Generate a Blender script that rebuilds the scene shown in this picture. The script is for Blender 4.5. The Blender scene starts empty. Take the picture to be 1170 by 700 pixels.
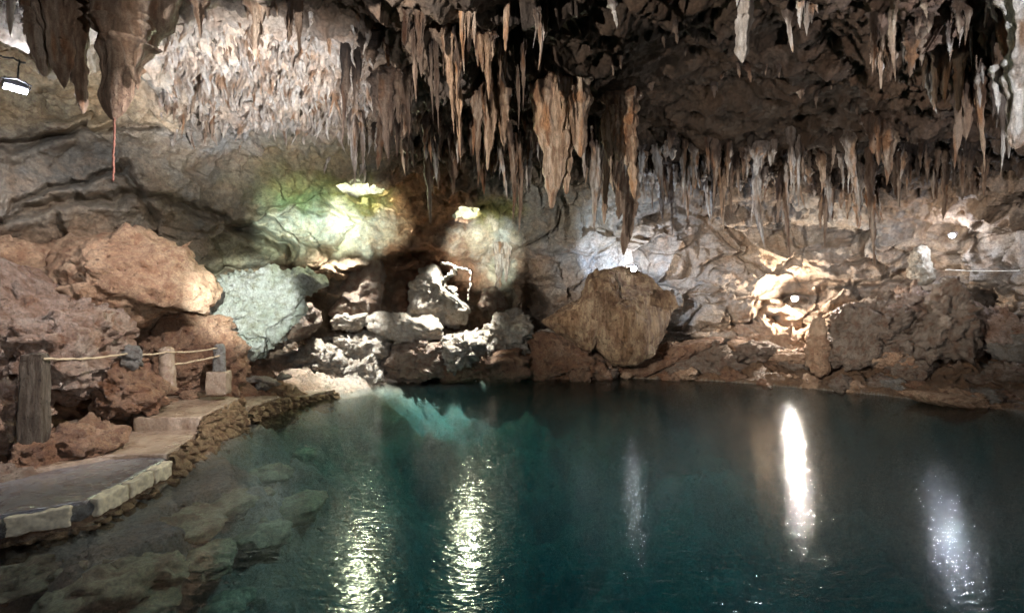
import bpy, bmesh, math, random
import numpy as np
from mathutils import Vector
from mathutils.bvhtree import BVHTree

random.seed(7)
rng = np.random.default_rng(7)
scene = bpy.context.scene
COL = scene.collection
F = 552.0; CX = 585.0; CY = 350.0; H = 2.2
R = math.radians

def P(px, py, d):
    """point of the cave that the photograph shows at px,py when it stands d metres ahead"""
    return np.array([(px - CX) / F * d, d, H + (CY - py) / F * d])

# ------------------------------------------------------------------ noise
def _hash(ix, iy, iz, seed):
    h = (ix.astype(np.int64) * 374761393 + iy.astype(np.int64) * 668265263 + iz.astype(np.int64) * 2147483647 + seed * 974634777) & 0xFFFFFFFF
    h = ((h ^ (h >> 13)) * 1274126177) & 0xFFFFFFFF
    h = ((h ^ (h >> 16)) * 2246822519) & 0xFFFFFFFF
    return h ^ (h >> 15)

def gnoise(p, seed=0):
    i = np.floor(p); f = p - i; i = i.astype(np.int64)
    u = f * f * f * (f * (f * 6 - 15) + 10)
    out = np.zeros(len(p))
    for a in (0, 1):
        for b in (0, 1):
            for c in (0, 1):
                h = _hash(i[:, 0] + a, i[:, 1] + b, i[:, 2] + c, seed)
                gx = (h & 1023) / 511.5 - 1; gy = ((h >> 10) & 1023) / 511.5 - 1; gz = ((h >> 20) & 1023) / 511.5 - 1
                d = gx * (f[:, 0] - a) + gy * (f[:, 1] - b) + gz * (f[:, 2] - c)
                w = (u[:, 0] if a else 1 - u[:, 0]) * (u[:, 1] if b else 1 - u[:, 1]) * (u[:, 2] if c else 1 - u[:, 2])
                out += w * d
    return out * 1.25

def fbm(p, octv=4, seed=0, gain=0.5):
    o = np.zeros(len(p)); a = 1.0
    for k in range(octv):
        o += a * gnoise(p * (2.03 ** k) + 17.3 * k, seed + k); a *= gain
    return o

def ridged(p, octv=4, seed=0, gain=0.55):
    o = np.zeros(len(p)); a = 1.0; t = 0
    for k in range(octv):
        o += a * (1 - np.abs(gnoise(p * (2.07 ** k) + 9.1 * k, seed + k)) * 2.2); t += a; a *= gain
    return o / t

def worley(p, seed=0):
    i = np.floor(p).astype(np.int64); f = p - i
    f1 = np.full(len(p), 9.0); f2 = np.full(len(p), 9.0); cid = np.zeros(len(p))
    for a in (-1, 0, 1):
        for b in (-1, 0, 1):
            for c in (-1, 0, 1):
                h = _hash(i[:, 0] + a, i[:, 1] + b, i[:, 2] + c, seed)
                dx = a + (h & 1023) / 1023 - f[:, 0]; dy = b + ((h >> 10) & 1023) / 1023 - f[:, 1]; dz = c + ((h >> 20) & 1023) / 1023 - f[:, 2]
                d = np.sqrt(dx * dx + dy * dy + dz * dz)
                m = d < f1
                f2 = np.where(m, f1, np.minimum(f2, d)); cid = np.where(m, (h >> 4 & 255) / 255.0, cid)
                f1 = np.where(m, d, f1)
    return f1, f2, cid

def chips(p, seed=0):
    """flat tilted chips of stone: height of each cell's own plane"""
    i = np.floor(p).astype(np.int64); f = p - i
    f1 = np.full(len(p), 9.0); tl = np.zeros(len(p))
    for a in (-1, 0, 1):
        for b in (-1, 0, 1):
            for c in (-1, 0, 1):
                h = _hash(i[:, 0] + a, i[:, 1] + b, i[:, 2] + c, seed)
                dx = a + (h & 1023) / 1023 - f[:, 0]; dy = b + ((h >> 10) & 1023) / 1023 - f[:, 1]; dz = c + ((h >> 20) & 1023) / 1023 - f[:, 2]
                d = dx * dx + dy * dy + dz * dz; m = d < f1
                g = (h * 40503) & 0xFFFFFF
                t = dx * ((g & 255) / 127.5 - 1) + dy * ((g >> 8 & 255) / 127.5 - 1) + dz * ((g >> 16 & 255) / 127.5 - 1)
                tl = np.where(m, t, tl); f1 = np.where(m, d, f1)
    return tl
def warp(p, k, s, a):
    return p + np.c_[fbm(p * k, 2, s), fbm(p * k, 2, s + 3), fbm(p * k, 2, s + 6)] * a

def sstep(a, b, x):
    t = np.clip((x - a) / (b - a), 0, 1)
    return t * t * (3 - 2 * t)

# ------------------------------------------------------------------ mesh helpers
_ico = {}
def ico(sub):
    if sub not in _ico:
        bm = bmesh.new(); bmesh.ops.create_icosphere(bm, subdivisions=sub, radius=1)
        _ico[sub] = (np.array([v.co[:] for v in bm.verts]), np.array([[v.index for v in f.verts] for f in bm.faces])); bm.free()
    return _ico[sub]


def mesh_obj(name, V, Fc, mat, parent=None, loc=None, smooth=True, tint=None):
    me = bpy.data.meshes.new(name)
    V = np.asarray(V, dtype=np.float64)
    if loc is not None:
        V = V - np.asarray(loc)
    if isinstance(Fc, np.ndarray):
        n = Fc.shape[1]
        me.vertices.add(len(V)); me.vertices.foreach_set('co', V.astype(np.float32).ravel())
        me.loops.add(Fc.size); me.loops.foreach_set('vertex_index', Fc.astype(np.int32).ravel())
        me.polygons.add(len(Fc)); me.polygons.foreach_set('loop_start', (np.arange(len(Fc)) * n).astype(np.int32))
        try: me.polygons.foreach_set('loop_total', np.full(len(Fc), n, dtype=np.int32))
        except Exception: pass
        me.update(calc_edges=True)
    else:
        me.from_pydata([tuple(v) for v in V], [], Fc)
    me.validate()
    me.polygons.foreach_set('use_smooth', np.full(len(me.polygons), smooth))
    if tint is not None:
        a = me.color_attributes.new('tint', 'FLOAT_COLOR', 'POINT')
        c = np.ones((len(V), 4), dtype=np.float32); c[:, :3] = tint
        a.data.foreach_set('color', c.ravel())
    me.materials.append(mat)
    o = bpy.data.objects.new(name, me); COL.objects.link(o)
    if loc is not None: o.location = tuple(loc)
    if parent is not None: o.parent = parent
    return o

def tag(o, label=None, cat=None, group=None, kind=None):
    if label: o['label'] = label
    if cat: o['category'] = cat
    if group: o['group'] = group
    if kind: o['kind'] = kind
    return o

def empty(name, loc, label, cat, group=None):
    o = bpy.data.objects.new(name, None); COL.objects.link(o); o.location = tuple(loc)
    o.empty_display_size = 0.1
    return tag(o, label, cat, group)

def merge(parts):
    Vs = []; Fs = []; n = 0
    for v, f in parts:
        Vs.append(v); Fs.append(np.asarray(f) + n); n += len(v)
    return np.vstack(Vs), np.vstack(Fs)

def box(c, s, rz=0.0, tilt=0.0, bev=0.02, n=6, rough=0.0, seed=1):
    """rounded, slightly rough box made from a subdivided cube: (V, quads)"""
    V = []; Q = []; idx = {}
    def vid(t):
        if t not in idx:
            idx[t] = len(V); V.append(t)
        return idx[t]
    for ax in range(3):
        for sg in (0, n):
            for i in range(n):
                for j in range(n):
                    q = []
                    for (a, b) in ((0, 0), (1, 0), (1, 1), (0, 1)):
                        t = [0, 0, 0]; t[ax] = sg; t[(ax + 1) % 3] = i + a; t[(ax + 2) % 3] = j + b
                        q.append(vid(tuple(t)))
                    Q.append(q if sg else q[::-1])
    U = np.array(V, float) / n * 2 - 1
    s = np.array(s, float) / 2
    # concentrate the rings near the edges so that the bevel stays small
    U = np.sign(U) * (1 - (1 - np.abs(U)) ** 1.8)
    X = U * s
    inner = np.maximum(s - bev, 1e-4)
    core = np.clip(X, -inner, inner); dlt = X - core
    L = np.linalg.norm(dlt, axis=1, keepdims=True); L[L == 0] = 1
    m = np.linalg.norm(dlt, axis=1) > 0
    X = np.where(m[:, None], core + dlt / L * bev, X)
    if rough:
        nn = X / np.maximum(np.linalg.norm(X, axis=1, keepdims=True), 1e-6)
        X = X + nn * (fbm((X + np.array(c)) * 9 + seed, 3, seed) * rough)[:, None]
    ct, st = math.cos(tilt), math.sin(tilt)
    X = np.c_[X[:, 0] * ct + X[:, 2] * st, X[:, 1], -X[:, 0] * st + X[:, 2] * ct]
    cr, sr = math.cos(rz), math.sin(rz)
    X = np.c_[X[:, 0] * cr - X[:, 1] * sr, X[:, 0] * sr + X[:, 1] * cr, X[:, 2]]
    return X + np.array(c), np.array(Q)

def tube(pts, rad, seg=10, jitter=0.0, seed=0):
    pts = np.array(pts, float); n = len(pts)
    rad = np.full(n, rad) if np.isscalar(rad) else np.array(rad)
    V = []
    for i in range(n):
        t = pts[min(i + 1, n - 1)] - pts[max(i - 1, 0)]; t /= max(np.linalg.norm(t), 1e-9)
        a = np.cross(t, [0, 0, 1.0]);
        if np.linalg.norm(a) < 0.2: a = np.cross(t, [0, 1.0, 0])
        a /= np.linalg.norm(a); b = np.cross(t, a)
        for k in range(seg):
            th = 2 * math.pi * k / seg
            V.append(pts[i] + (a * math.cos(th) + b * math.sin(th)) * rad[i])
    V = np.array(V)
    Q = [(i * seg + k, i * seg + (k + 1) % seg, (i + 1) * seg + (k + 1) % seg, (i + 1) * seg + k) for i in range(n - 1) for k in range(seg)]
    c0 = len(V); V = np.vstack([V, pts[0], pts[-1]])
    for k in range(seg):
        Q.append((c0, (k + 1) % seg, k, k)); Q.append((c0 + 1, (n - 1) * seg + k, (n - 1) * seg + (k + 1) % seg, (n - 1) * seg + (k + 1) % seg))
    if jitter: V = V + np.c_[fbm(V * 14, 2, seed), fbm(V * 14, 2, seed + 5), fbm(V * 14, 2, seed + 9)] * jitter
    return V, Q

def clean_faces(Q):
    out = []
    for q in Q:
        r = []
        for v in q:
            if v not in r: r.append(int(v))
        if len(r) > 2: out.append(tuple(r))
    return out

# ------------------------------------------------------------------ materials
def newmat(name):
    m = bpy.data.materials.new(name); m.use_nodes = True
    nt = m.node_tree; nt.nodes.clear()
    return m, nt
def N(nt, t, **kw):
    n = nt.nodes.new(t)
    for k, v in kw.items():
        if k in n.inputs: n.inputs[k].default_value = v
        else: setattr(n, k, v)
    return n
def mixc(nt, blend, fac, a, b):
    n = nt.nodes.new('ShaderNodeMix'); n.data_type = 'RGBA'; n.blend_type = blend
    for s, v in ((0, fac), (6, a), (7, b)):
        if hasattr(v, 'is_output'): nt.links.new(v, n.inputs[s])
        elif s == 0: n.inputs[0].default_value = v
        else: n.inputs[s].default_value = (*v, 1) if len(v) == 3 else v
    return n.outputs[2]
def ramp(nt, src, stops):
    n = nt.nodes.new('ShaderNodeValToRGB'); e = n.color_ramp.elements
    while len(e) < len(stops): e.new(0.5)
    for i, (p, c) in enumerate(stops):
        e[i].position = p; e[i].color = (c, c, c, 1) if np.isscalar(c) else (*c, 1)
    nt.links.new(src, n.inputs[0]); return n.outputs[0]

def rock_mat(name, A, B, C, scale=1.0, streak=0.0, pits=0.5, rough=0.62, bump=0.6, tint=False, spec=0.4, wet=0.0):
    m, nt = newmat(name); L = nt.links
    tc = N(nt, 'ShaderNodeTexCoord'); geo = N(nt, 'ShaderNodeNewGeometry')
    pos = geo.outputs['Position']
    mp = N(nt, 'ShaderNodeMapping'); L.new(pos, mp.inputs[0]); mp.inputs['Scale'].default_value = (1, 1, 1 if not streak else 1 - streak)
    def noise(sc, det=6, rgh=0.6, src=None, dist=0.0):
        n = N(nt, 'ShaderNodeTexNoise'); n.inputs['Scale'].default_value = sc * scale; n.inputs['Detail'].default_value = det
        n.inputs['Roughness'].default_value = rgh; n.inputs['Distortion'].default_value = dist
        L.new(src or mp.outputs[0], n.inputs['Vector']); return n.outputs[0]
    big = ramp(nt, noise(1.1, 6, 0.62, dist=0.4), [(0.36, 0.0), (0.62, 1.0)])
    mid = ramp(nt, noise(4.3, 8, 0.66), [(0.45, 0.0), (0.62, 1.0)])
    fin = ramp(nt, noise(19, 8, 0.7), [(0.30, 0.55), (0.72, 1.3)])
    if tint:
        at = N(nt, 'ShaderNodeAttribute'); at.attribute_name = 'tint'; base = at.outputs['Color']
        c = mixc(nt, 'MIX', big, mixc(nt, 'MULTIPLY', 1.0, base, A), mixc(nt, 'MULTIPLY', 1.0, base, B))
        c = mixc(nt, 'MIX', mixf(nt, mid, 0.55), c, mixc(nt, 'MULTIPLY', 1.0, base, C))
    else:
        c = mixc(nt, 'MIX', big, A, B)
        c = mixc(nt, 'MIX', mixf(nt, mid, 0.75), c, C)
    c = mixc(nt, 'MULTIPLY', 1.0, c, fin)
    # dark mineral streaks that run down the stone
    mp2 = N(nt, 'ShaderNodeMapping'); L.new(pos, mp2.inputs[0]); mp2.inputs['Scale'].default_value = (3.5, 3.5, 0.35)
    st = ramp(nt, noise(1.6, 6, 0.6, mp2.outputs[0], 0.3), [(0.44, 0.0), (0.58, 1.0)] if streak else [(0.50, 0.0), (0.66, 1.0)])
    c = mixc(nt, 'MULTIPLY', mixf(nt, st, 0.85 if streak else 0.35), c, (0.42, 0.34, 0.28))
    # small holes
    vo = N(nt, 'ShaderNodeTexVoronoi'); vo.feature = 'F1'; vo.inputs['Scale'].default_value = 16 * scale
    L.new(pos, vo.inputs['Vector'])
    pm = ramp(nt, noise(2.2, 3, 0.5, pos), [(0.45, 0.0), (0.6, 1.0)])
    pit = ramp(nt, vo.outputs['Distance'], [(0.08, 1.0), (0.24, 0.0)])
    pitm = N(nt, 'ShaderNodeMath', operation='MULTIPLY'); L.new(pit, pitm.inputs[0]); L.new(pm, pitm.inputs[1])
    pitm2 = N(nt, 'ShaderNodeMath', operation='MULTIPLY'); L.new(pitm.outputs[0], pitm2.inputs[0]); pitm2.inputs[1].default_value = pits
    c = mixc(nt, 'MULTIPLY', pitm2.outputs[0], c, (0.3, 0.22, 0.17))
    # scattered larger holes
    vl = N(nt, 'ShaderNodeTexVoronoi'); vl.feature = 'F1'; vl.inputs['Scale'].default_value = 4.2 * scale; vl.inputs['Randomness'].default_value = 1.0
    dl = N(nt, 'ShaderNodeTexNoise'); dl.inputs['Scale'].default_value = 7 * scale; dl.inputs['Detail'].default_value = 3; L.new(pos, dl.inputs['Vector'])
    dv = N(nt, 'ShaderNodeVectorMath', operation='MULTIPLY_ADD'); L.new(dl.outputs['Color'], dv.inputs[0]); dv.inputs[1].default_value = (0.22, 0.22, 0.12); L.new(pos, dv.inputs[2]); L.new(dv.outputs[0], vl.inputs['Vector'])
    pl = N(nt, 'ShaderNodeMath', operation='MULTIPLY'); L.new(ramp(nt, vl.outputs['Distance'], [(0.10, 1.0), (0.19, 0.0)]), pl.inputs[0]); pl.inputs[1].default_value = pits * 0.8
    c = mixc(nt, 'MULTIPLY', pl.outputs[0], c, (0.22, 0.16, 0.13))
    # fine joints
    ds = N(nt, 'ShaderNodeTexNoise'); ds.inputs['Scale'].default_value = 2.3 * scale; ds.inputs['Detail'].default_value = 4; L.new(pos, ds.inputs['Vector'])
    vadd = N(nt, 'ShaderNodeVectorMath', operation='MULTIPLY_ADD'); L.new(ds.outputs['Color'], vadd.inputs[0]); vadd.inputs[1].default_value = (0.7, 0.7, 0.7); L.new(mp.outputs[0], vadd.inputs[2])
    vc = N(nt, 'ShaderNodeTexVoronoi'); vc.feature = 'DISTANCE_TO_EDGE'; vc.inputs['Scale'].default_value = 2.6 * scale; L.new(vadd.outputs[0], vc.inputs['Vector'])
    ck = ramp(nt, vc.outputs['Distance'], [(0.0, 1.0), (0.035, 0.0)])
    ckm = N(nt, 'ShaderNodeMath', operation='MULTIPLY'); L.new(ck, ckm.inputs[0]); L.new(ramp(nt, noise(1.4, 4, 0.6, pos), [(0.52, 0.0), (0.64, 0.5)]), ckm.inputs[1])
    c = mixc(nt, 'MULTIPLY', ckm.outputs[0], c, (0.35, 0.28, 0.23))
    # specks and grains
    c = mixc(nt, 'MULTIPLY', 1.0, c, ramp(nt, noise(52, 5, 0.75, pos), [(0.32, 0.62), (0.68, 1.32)]))
    bs = N(nt, 'ShaderNodeBsdfPrincipled'); L.new(c, bs.inputs['Base Color'])
    rr = ramp(nt, noise(3.1, 4, 0.6), [(0.35, max(rough - 0.22, 0.12)), (0.65, min(rough + 0.15, 1))])
    L.new(rr, bs.inputs['Roughness']); bs.inputs['Specular IOR Level'].default_value = spec
    if wet:
        bs.inputs['Coat Weight'].default_value = wet; bs.inputs['Coat Roughness'].default_value = 0.22
    h1 = noise(8, 12, 0.78); h2 = noise(34, 6, 0.75, pos)
    ad = N(nt, 'ShaderNodeMath', operation='MULTIPLY_ADD'); L.new(h2, ad.inputs[0]); ad.inputs[1].default_value = 0.34; L.new(h1, ad.inputs[2])
    sb = N(nt, 'ShaderNodeMath', operation='MULTIPLY_ADD'); L.new(pitm2.outputs[0], sb.inputs[0]); sb.inputs[1].default_value = -0.35; L.new(ad.outputs[0], sb.inputs[2])
    sb2 = N(nt, 'ShaderNodeMath', operation='MULTIPLY_ADD'); L.new(ckm.outputs[0], sb2.inputs[0]); sb2.inputs[1].default_value = -0.3; L.new(sb.outputs[0], sb2.inputs[2]); sb = sb2
    sb3 = N(nt, 'ShaderNodeMath', operation='MULTIPLY_ADD'); L.new(pl.outputs[0], sb3.inputs[0]); sb3.inputs[1].default_value = -0.4; L.new(sb.outputs[0], sb3.inputs[2]); sb = sb3
    bp = N(nt, 'ShaderNodeBump'); bp.inputs['Strength'].default_value = min(1.0, bump * 1.15); bp.inputs['Distance'].default_value = 0.2
    L.new(sb.outputs[0], bp.inputs['Height']); L.new(bp.outputs[0], bs.inputs['Normal'])
    o = N(nt, 'ShaderNodeOutputMaterial'); L.new(bs.outputs[0], o.inputs[0])
    return m
def mixf(nt, s, k):
    n = N(nt, 'ShaderNodeMath', operation='MULTIPLY'); nt.links.new(s, n.inputs[0]); n.inputs[1].default_value = k
    return n.outputs[0]

def plain(name, col, rough=0.6, metal=0.0, bump=0.3, scale=30, var=0.35):
    m, nt = newmat(name); L = nt.links
    tc = N(nt, 'ShaderNodeTexCoord')
    n = N(nt, 'ShaderNodeTexNoise'); n.inputs['Scale'].default_value = scale; n.inputs['Detail'].default_value = 7; L.new(tc.outputs['Object'], n.inputs[0])
    c = mixc(nt, 'MULTIPLY', 1.0, col, ramp(nt, n.outputs[0], [(0.3, 1 - var), (0.7, 1 + var)]))
    bs = N(nt, 'ShaderNodeBsdfPrincipled'); L.new(c, bs.inputs['Base Color']); bs.inputs['Roughness'].default_value = rough; bs.inputs['Metallic'].default_value = metal
    bp = N(nt, 'ShaderNodeBump'); bp.inputs['Strength'].default_value = bump; bp.inputs['Distance'].default_value = 0.01
    L.new(n.outputs[0], bp.inputs['Height']); L.new(bp.outputs[0], bs.inputs['Normal'])
    o = N(nt, 'ShaderNodeOutputMaterial'); L.new(bs.outputs[0], o.inputs[0]); return m

def emit(name, col, s):
    m, nt = newmat(name); e = N(nt, 'ShaderNodeEmission'); e.inputs[0].default_value = (*col, 1); e.inputs[1].default_value = s
    o = N(nt, 'ShaderNodeOutputMaterial'); nt.links.new(e.outputs[0], o.inputs[0]); return m

M = {}
M['shell'] = rock_mat('cave_limestone', (0.82, 0.86, 0.92), (1.10, 1.0, 0.88), (1.18, 0.94, 0.78), scale=0.55, pits=0.45, bump=0.55, tint=True, rough=0.75, spec=0.12)
M['floor'] = rock_mat('cave_floor_stone', (0.85, 0.85, 0.85), (1.15, 1.05, 0.95), (1.1, 0.85, 0.65), scale=1.0, pits=0.7, bump=0.9, tint=True, rough=0.6)
M['tan'] = rock_mat('tan_boulder_stone', (0.40, 0.245, 0.15), (0.50, 0.345, 0.23), (0.28, 0.14, 0.08), scale=1.3, pits=0.9, bump=0.6)
M['red'] = rock_mat('red_brown_stone', (0.36, 0.18, 0.10), (0.50, 0.32, 0.21), (0.24, 0.12, 0.075), scale=1.6, pits=1.0, bump=1.0, rough=0.5, spec=0.5)
M['pink'] = rock_mat('pinkish_crusted_stone', (0.46, 0.27, 0.18), (0.66, 0.52, 0.43), (0.28, 0.135, 0.08), scale=1.8, pits=0.8, bump=1.0, rough=0.42, spec=0.6)
M['white'] = rock_mat('white_crusted_stone', (0.62, 0.55, 0.45), (0.74, 0.68, 0.60), (0.46, 0.33, 0.22), scale=1.7, pits=1.0, bump=1.0)
M['greenish'] = rock_mat('pale_green_limestone', (0.46, 0.49, 0.40), (0.66, 0.66, 0.60), (0.30, 0.28, 0.18), scale=1.5, pits=0.9, bump=1.0)
M['diamond'] = rock_mat('ochre_streaked_stone', (0.40, 0.25, 0.14), (0.50, 0.36, 0.23), (0.22, 0.115, 0.065), scale=1.1, streak=0.55, pits=0.9, bump=0.9)
M['brown'] = rock_mat('brown_stone', (0.26, 0.19, 0.14), (0.38, 0.30, 0.235), (0.2, 0.10, 0.06), scale=1.4, pits=0.6, bump=0.8, rough=0.5)
M['grey'] = rock_mat('grey_stone', (0.30, 0.27, 0.235), (0.40, 0.36, 0.31), (0.23, 0.17, 0.12), scale=1.2, pits=0.5, bump=0.8)
M['st_orange'] = rock_mat('orange_dripstone', (0.58, 0.37, 0.22), (0.72, 0.58, 0.45), (0.40, 0.21, 0.12), scale=1.7, streak=0.8, pits=0.2, bump=0.8, tint=True, rough=0.5, spec=0.5)
M['st_pale'] = rock_mat('pale_dripstone', (0.70, 0.63, 0.56), (0.82, 0.79, 0.76), (0.58, 0.42, 0.31), scale=1.7, streak=0.8, pits=0.2, bump=0.8, tint=True, rough=0.45, spec=0.5)
M['st_brown'] = rock_mat('brown_dripstone', (0.36, 0.24, 0.165), (0.47, 0.37, 0.29), (0.27, 0.15, 0.09), scale=1.6, streak=0.8, pits=0.2, bump=0.8, tint=True, rough=0.55)
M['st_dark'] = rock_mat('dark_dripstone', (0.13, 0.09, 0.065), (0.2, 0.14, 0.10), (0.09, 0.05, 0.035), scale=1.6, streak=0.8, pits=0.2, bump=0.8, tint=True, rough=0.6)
M['bedrock'] = rock_mat('submerged_stone', (0.30, 0.27, 0.16), (0.42, 0.38, 0.26), (0.24, 0.15, 0.09), scale=0.8, pits=0.2, bump=0.4)
M['rubble'] = rock_mat('rubble_wall_stone', (0.42, 0.26, 0.14), (0.55, 0.38, 0.22), (0.30, 0.17, 0.09), scale=3, pits=0.7, bump=0.9)
M['path'] = rock_mat('worn_path_concrete', (0.25, 0.18, 0.125), (0.33, 0.25, 0.18), (0.20, 0.125, 0.08), scale=1.5, pits=0.3, bump=0.35, rough=0.42, spec=0.6, wet=0.25)
M['wetpath'] = rock_mat('wet_grey_concrete', (0.13, 0.125, 0.14), (0.19, 0.18, 0.195), (0.15, 0.11, 0.09), scale=1.8, pits=0.4, bump=0.45, rough=0.35, spec=0.7, wet=0.5)
M['block'] = plain('pale_concrete_block', (0.52, 0.44, 0.31), 0.8, bump=0.5, scale=25, var=0.25)
M['post'] = rock_mat('weathered_post_concrete', (0.15, 0.115, 0.085), (0.22, 0.18, 0.14), (0.09, 0.06, 0.04), scale=2.4, streak=0.8, pits=0.9, bump=1.0, rough=0.8)
M['cement'] = rock_mat('grey_cement', (0.30, 0.285, 0.26), (0.40, 0.385, 0.36), (0.2, 0.16, 0.13), scale=3.0, pits=0.8, bump=1.0, rough=0.8)
M['rope'] = plain('old_rope', (0.33, 0.26, 0.17), 0.9, bump=0.8, scale=80)
M['redrope'] = plain('faded_red_rope', (0.13, 0.05, 0.035), 0.9, bump=0.8, scale=60)
M['cable'] = plain('black_cable', (0.02, 0.02, 0.02), 0.5)
M['wire'] = plain('pale_wire', (0.7, 0.7, 0.68), 0.4)
M['metal'] = plain('lamp_metal', (0.05, 0.05, 0.055), 0.5, 0.6, scale=20)
M['lens_white'] = emit('cold_lamp_glass', (0.9, 0.95, 1.0), 28)
M['lens_warm'] = emit('warm_lamp_glass', (1.0, 0.93, 0.8), 60)

# ------------------------------------------------------------------ cave shell
def dirs(px, py):
    v = np.stack([(px - CX) / F, np.ones_like(px), (CY - py) / F], -1)
    return v
ctrl = []
rows = {
 -40: [(0, 4.2), (150, 4.5), (300, 5.0), (450, 5.3), (585, 5.3), (750, 5.6), (900, 5.4), (1050, 4.7), (1170, 4.1)],
 0: [(0, 5.6), (150, 5.6), (300, 6.0), (450, 6.2), (585, 6.2), (750, 6.5), (900, 6.2), (1050, 5.4), (1170, 4.7)],
 60: [(0, 7.4), (150, 7.2), (250, 8.4), (400, 8.4), (585, 7.7), (750, 8.2), (900, 7.8), (1050, 6.4), (1170, 5.5)],
 120: [(0, 8.0), (120, 8.4), (250, 9.7), (330, 10.4), (450, 10), (585, 10.3), (750, 10.9), (900, 10.3), (1050, 8.2), (1170, 7)],
 180: [(0, 8.1), (150, 9), (300, 11.5), (400, 12.6), (585, 14.2), (750, 15.0), (900, 14), (1050, 11), (1170, 9.3)],
 240: [(0, 8.3), (150, 9.5), (300, 12), (400, 13.7), (550, 15), (650, 16.2), (750, 16.5), (900, 15.6), (1050, 13.5), (1170, 11.3)],
 300: [(0, 8.6), (150, 10), (300, 12.2), (400, 14.2), (550, 15.8), (650, 16.3), (750, 16.5), (900, 16), (1050, 14), (1170, 12)],
 360: [(0, 8.6), (150, 10.2), (300, 12.6), (430, 15.7), (550, 16.3), (650, 16.2), (800, 16.1), (900, 15.5), (1050, 14), (1170, 12)],
 430: [(0, 8.5), (150, 10), (300, 13), (430, 16), (550, 16.6), (650, 16.4), (800, 16.2), (900, 15.4), (1050, 13.6), (1170, 11.8)],
 540: [(0, 8.5), (300, 13), (585, 17), (900, 15.4), (1170, 12)],
}
for y, lst in rows.items():
    for x, d in lst:
        v = dirs(np.array(float(x)), np.array(float(y))); L_ = np.linalg.norm(v); ctrl.append((v / L_, d * L_))
def azel(az, el): a, e = R(az), R(el); return np.array([math.sin(a) * math.cos(e), math.cos(a) * math.cos(e), math.sin(e)])
for az in (65, 90, 120, 150, 180, 210, 240, 270, 295):
    rr = {65: 12.5, 90: 12, 120: 11, 150: 10, 180: 9, 210: 8.5, 240: 8.5, 270: 8.8, 295: 9}[az]
    for el, k in ((-35, 1.05), (-10, 1.0), (15, 0.96), (38, 0.62)):
        ctrl.append((azel(az, el), rr * k))
for az in range(0, 360, 45): ctrl.append((azel(az, 60), 4.3))
ctrl.append((azel(0, 90), 3.7))
cd = np.array([c[0] for c in ctrl]); cr = np.log(np.array([c[1] for c in ctrl]))
def kern(a, b): return np.sqrt(((a[:, None, :] - b[None]) ** 2).sum(-1) + 0.05 ** 2)
K = kern(cd, cd) - 0.0
A_ = np.block([[K - np.eye(len(cd)) * 0.03, np.ones((len(cd), 1))], [np.ones((1, len(cd))), np.zeros((1, 1))]])
W_ = np.linalg.solve(A_, np.append(cr, 0))
def base_r(D):
    out = np.empty(len(D))
    for i in range(0, len(D), 40000):
        out[i:i + 40000] = kern(D[i:i + 40000], cd) @ W_[:-1] + W_[-1]
    return np.exp(out)

def topix(V):
    Y = np.maximum(V[:, 1], 0.05)
    return CX + V[:, 0] / Y * F, CY - (V[:, 2] - H) / Y * F

def polydist(px, py, pts):
    d = np.full(len(px), 1e9)
    for (x0, y0), (x1, y1) in zip(pts[:-1], pts[1:]):
        vx, vy = x1 - x0, y1 - y0
        t = np.clip(((px - x0) * vx + (py - y0) * vy) / (vx * vx + vy * vy), 0, 1)
        d = np.minimum(d, np.hypot(px - x0 - t * vx, py - y0 - t * vy))
    return d

# joints and bedding cracks of the rock face, where they stand on the wall
cracks = [
 ([(-20, 248), (0, 242), (60, 232), (130, 235), (160, 222), (210, 235), (260, 250), (310, 270), (335, 290)], 0.35, 5),
 ([(0, 232), (30, 225), (60, 212), (110, 205), (150, 195)], 0.3, 3.5),
 ([(-10, 166), (40, 163), (100, 150), (180, 143)], 0.35, 4),
 ([(138, 200), (165, 222), (175, 250), (180, 285)], 0.3, 4),
 ([(60, 245), (75, 280), (65, 330)], 0.2, 5),
 ([(235, 309), (300, 313), (340, 305)], 0.45, 5),
 ([(280, 262), (320, 275), (335, 300), (365, 322), (395, 325), (440, 300), (480, 290)], 0.5, 6),
 ([(296, 242), (340, 238), (380, 245), (410, 255)], 0.15, 2.5),
 ([(430, 290), (450, 300), (470, 285), (500, 300), (520, 330), (560, 350)], 0.3, 5),
 ([(770, 375), (830, 376), (880, 370)], 0.35, 4),
 ([(846, 375), (872, 350), (895, 345)], 0.35, 4),
 ([(870, 352), (930, 335), (985, 322), (1050, 308)], 0.4, 4),
 ([(960, 402), (1000, 375), (1040, 355), (1065, 345)], 0.4, 6),
 ([(1115, 275), (1140, 300), (1160, 325), (1175, 345)], 0.4, 5),
 ([(1170, 225), (1130, 250), (1110, 275), (1085, 292)], 0.3, 5),
 ([(965, 300), (1010, 300), (1045, 285)], 0.2, 3),
 ([(730, 270), (765, 262)], 0.3, 3),
 ([(760, 325), (790, 335), (830, 338)], 0.15, 3),
 ([(600, 290), (612, 340), (606, 360)], 0.25, 5),
 ([(390, 215), (455, 240), (470, 270)], 0.15, 4),
]
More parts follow.
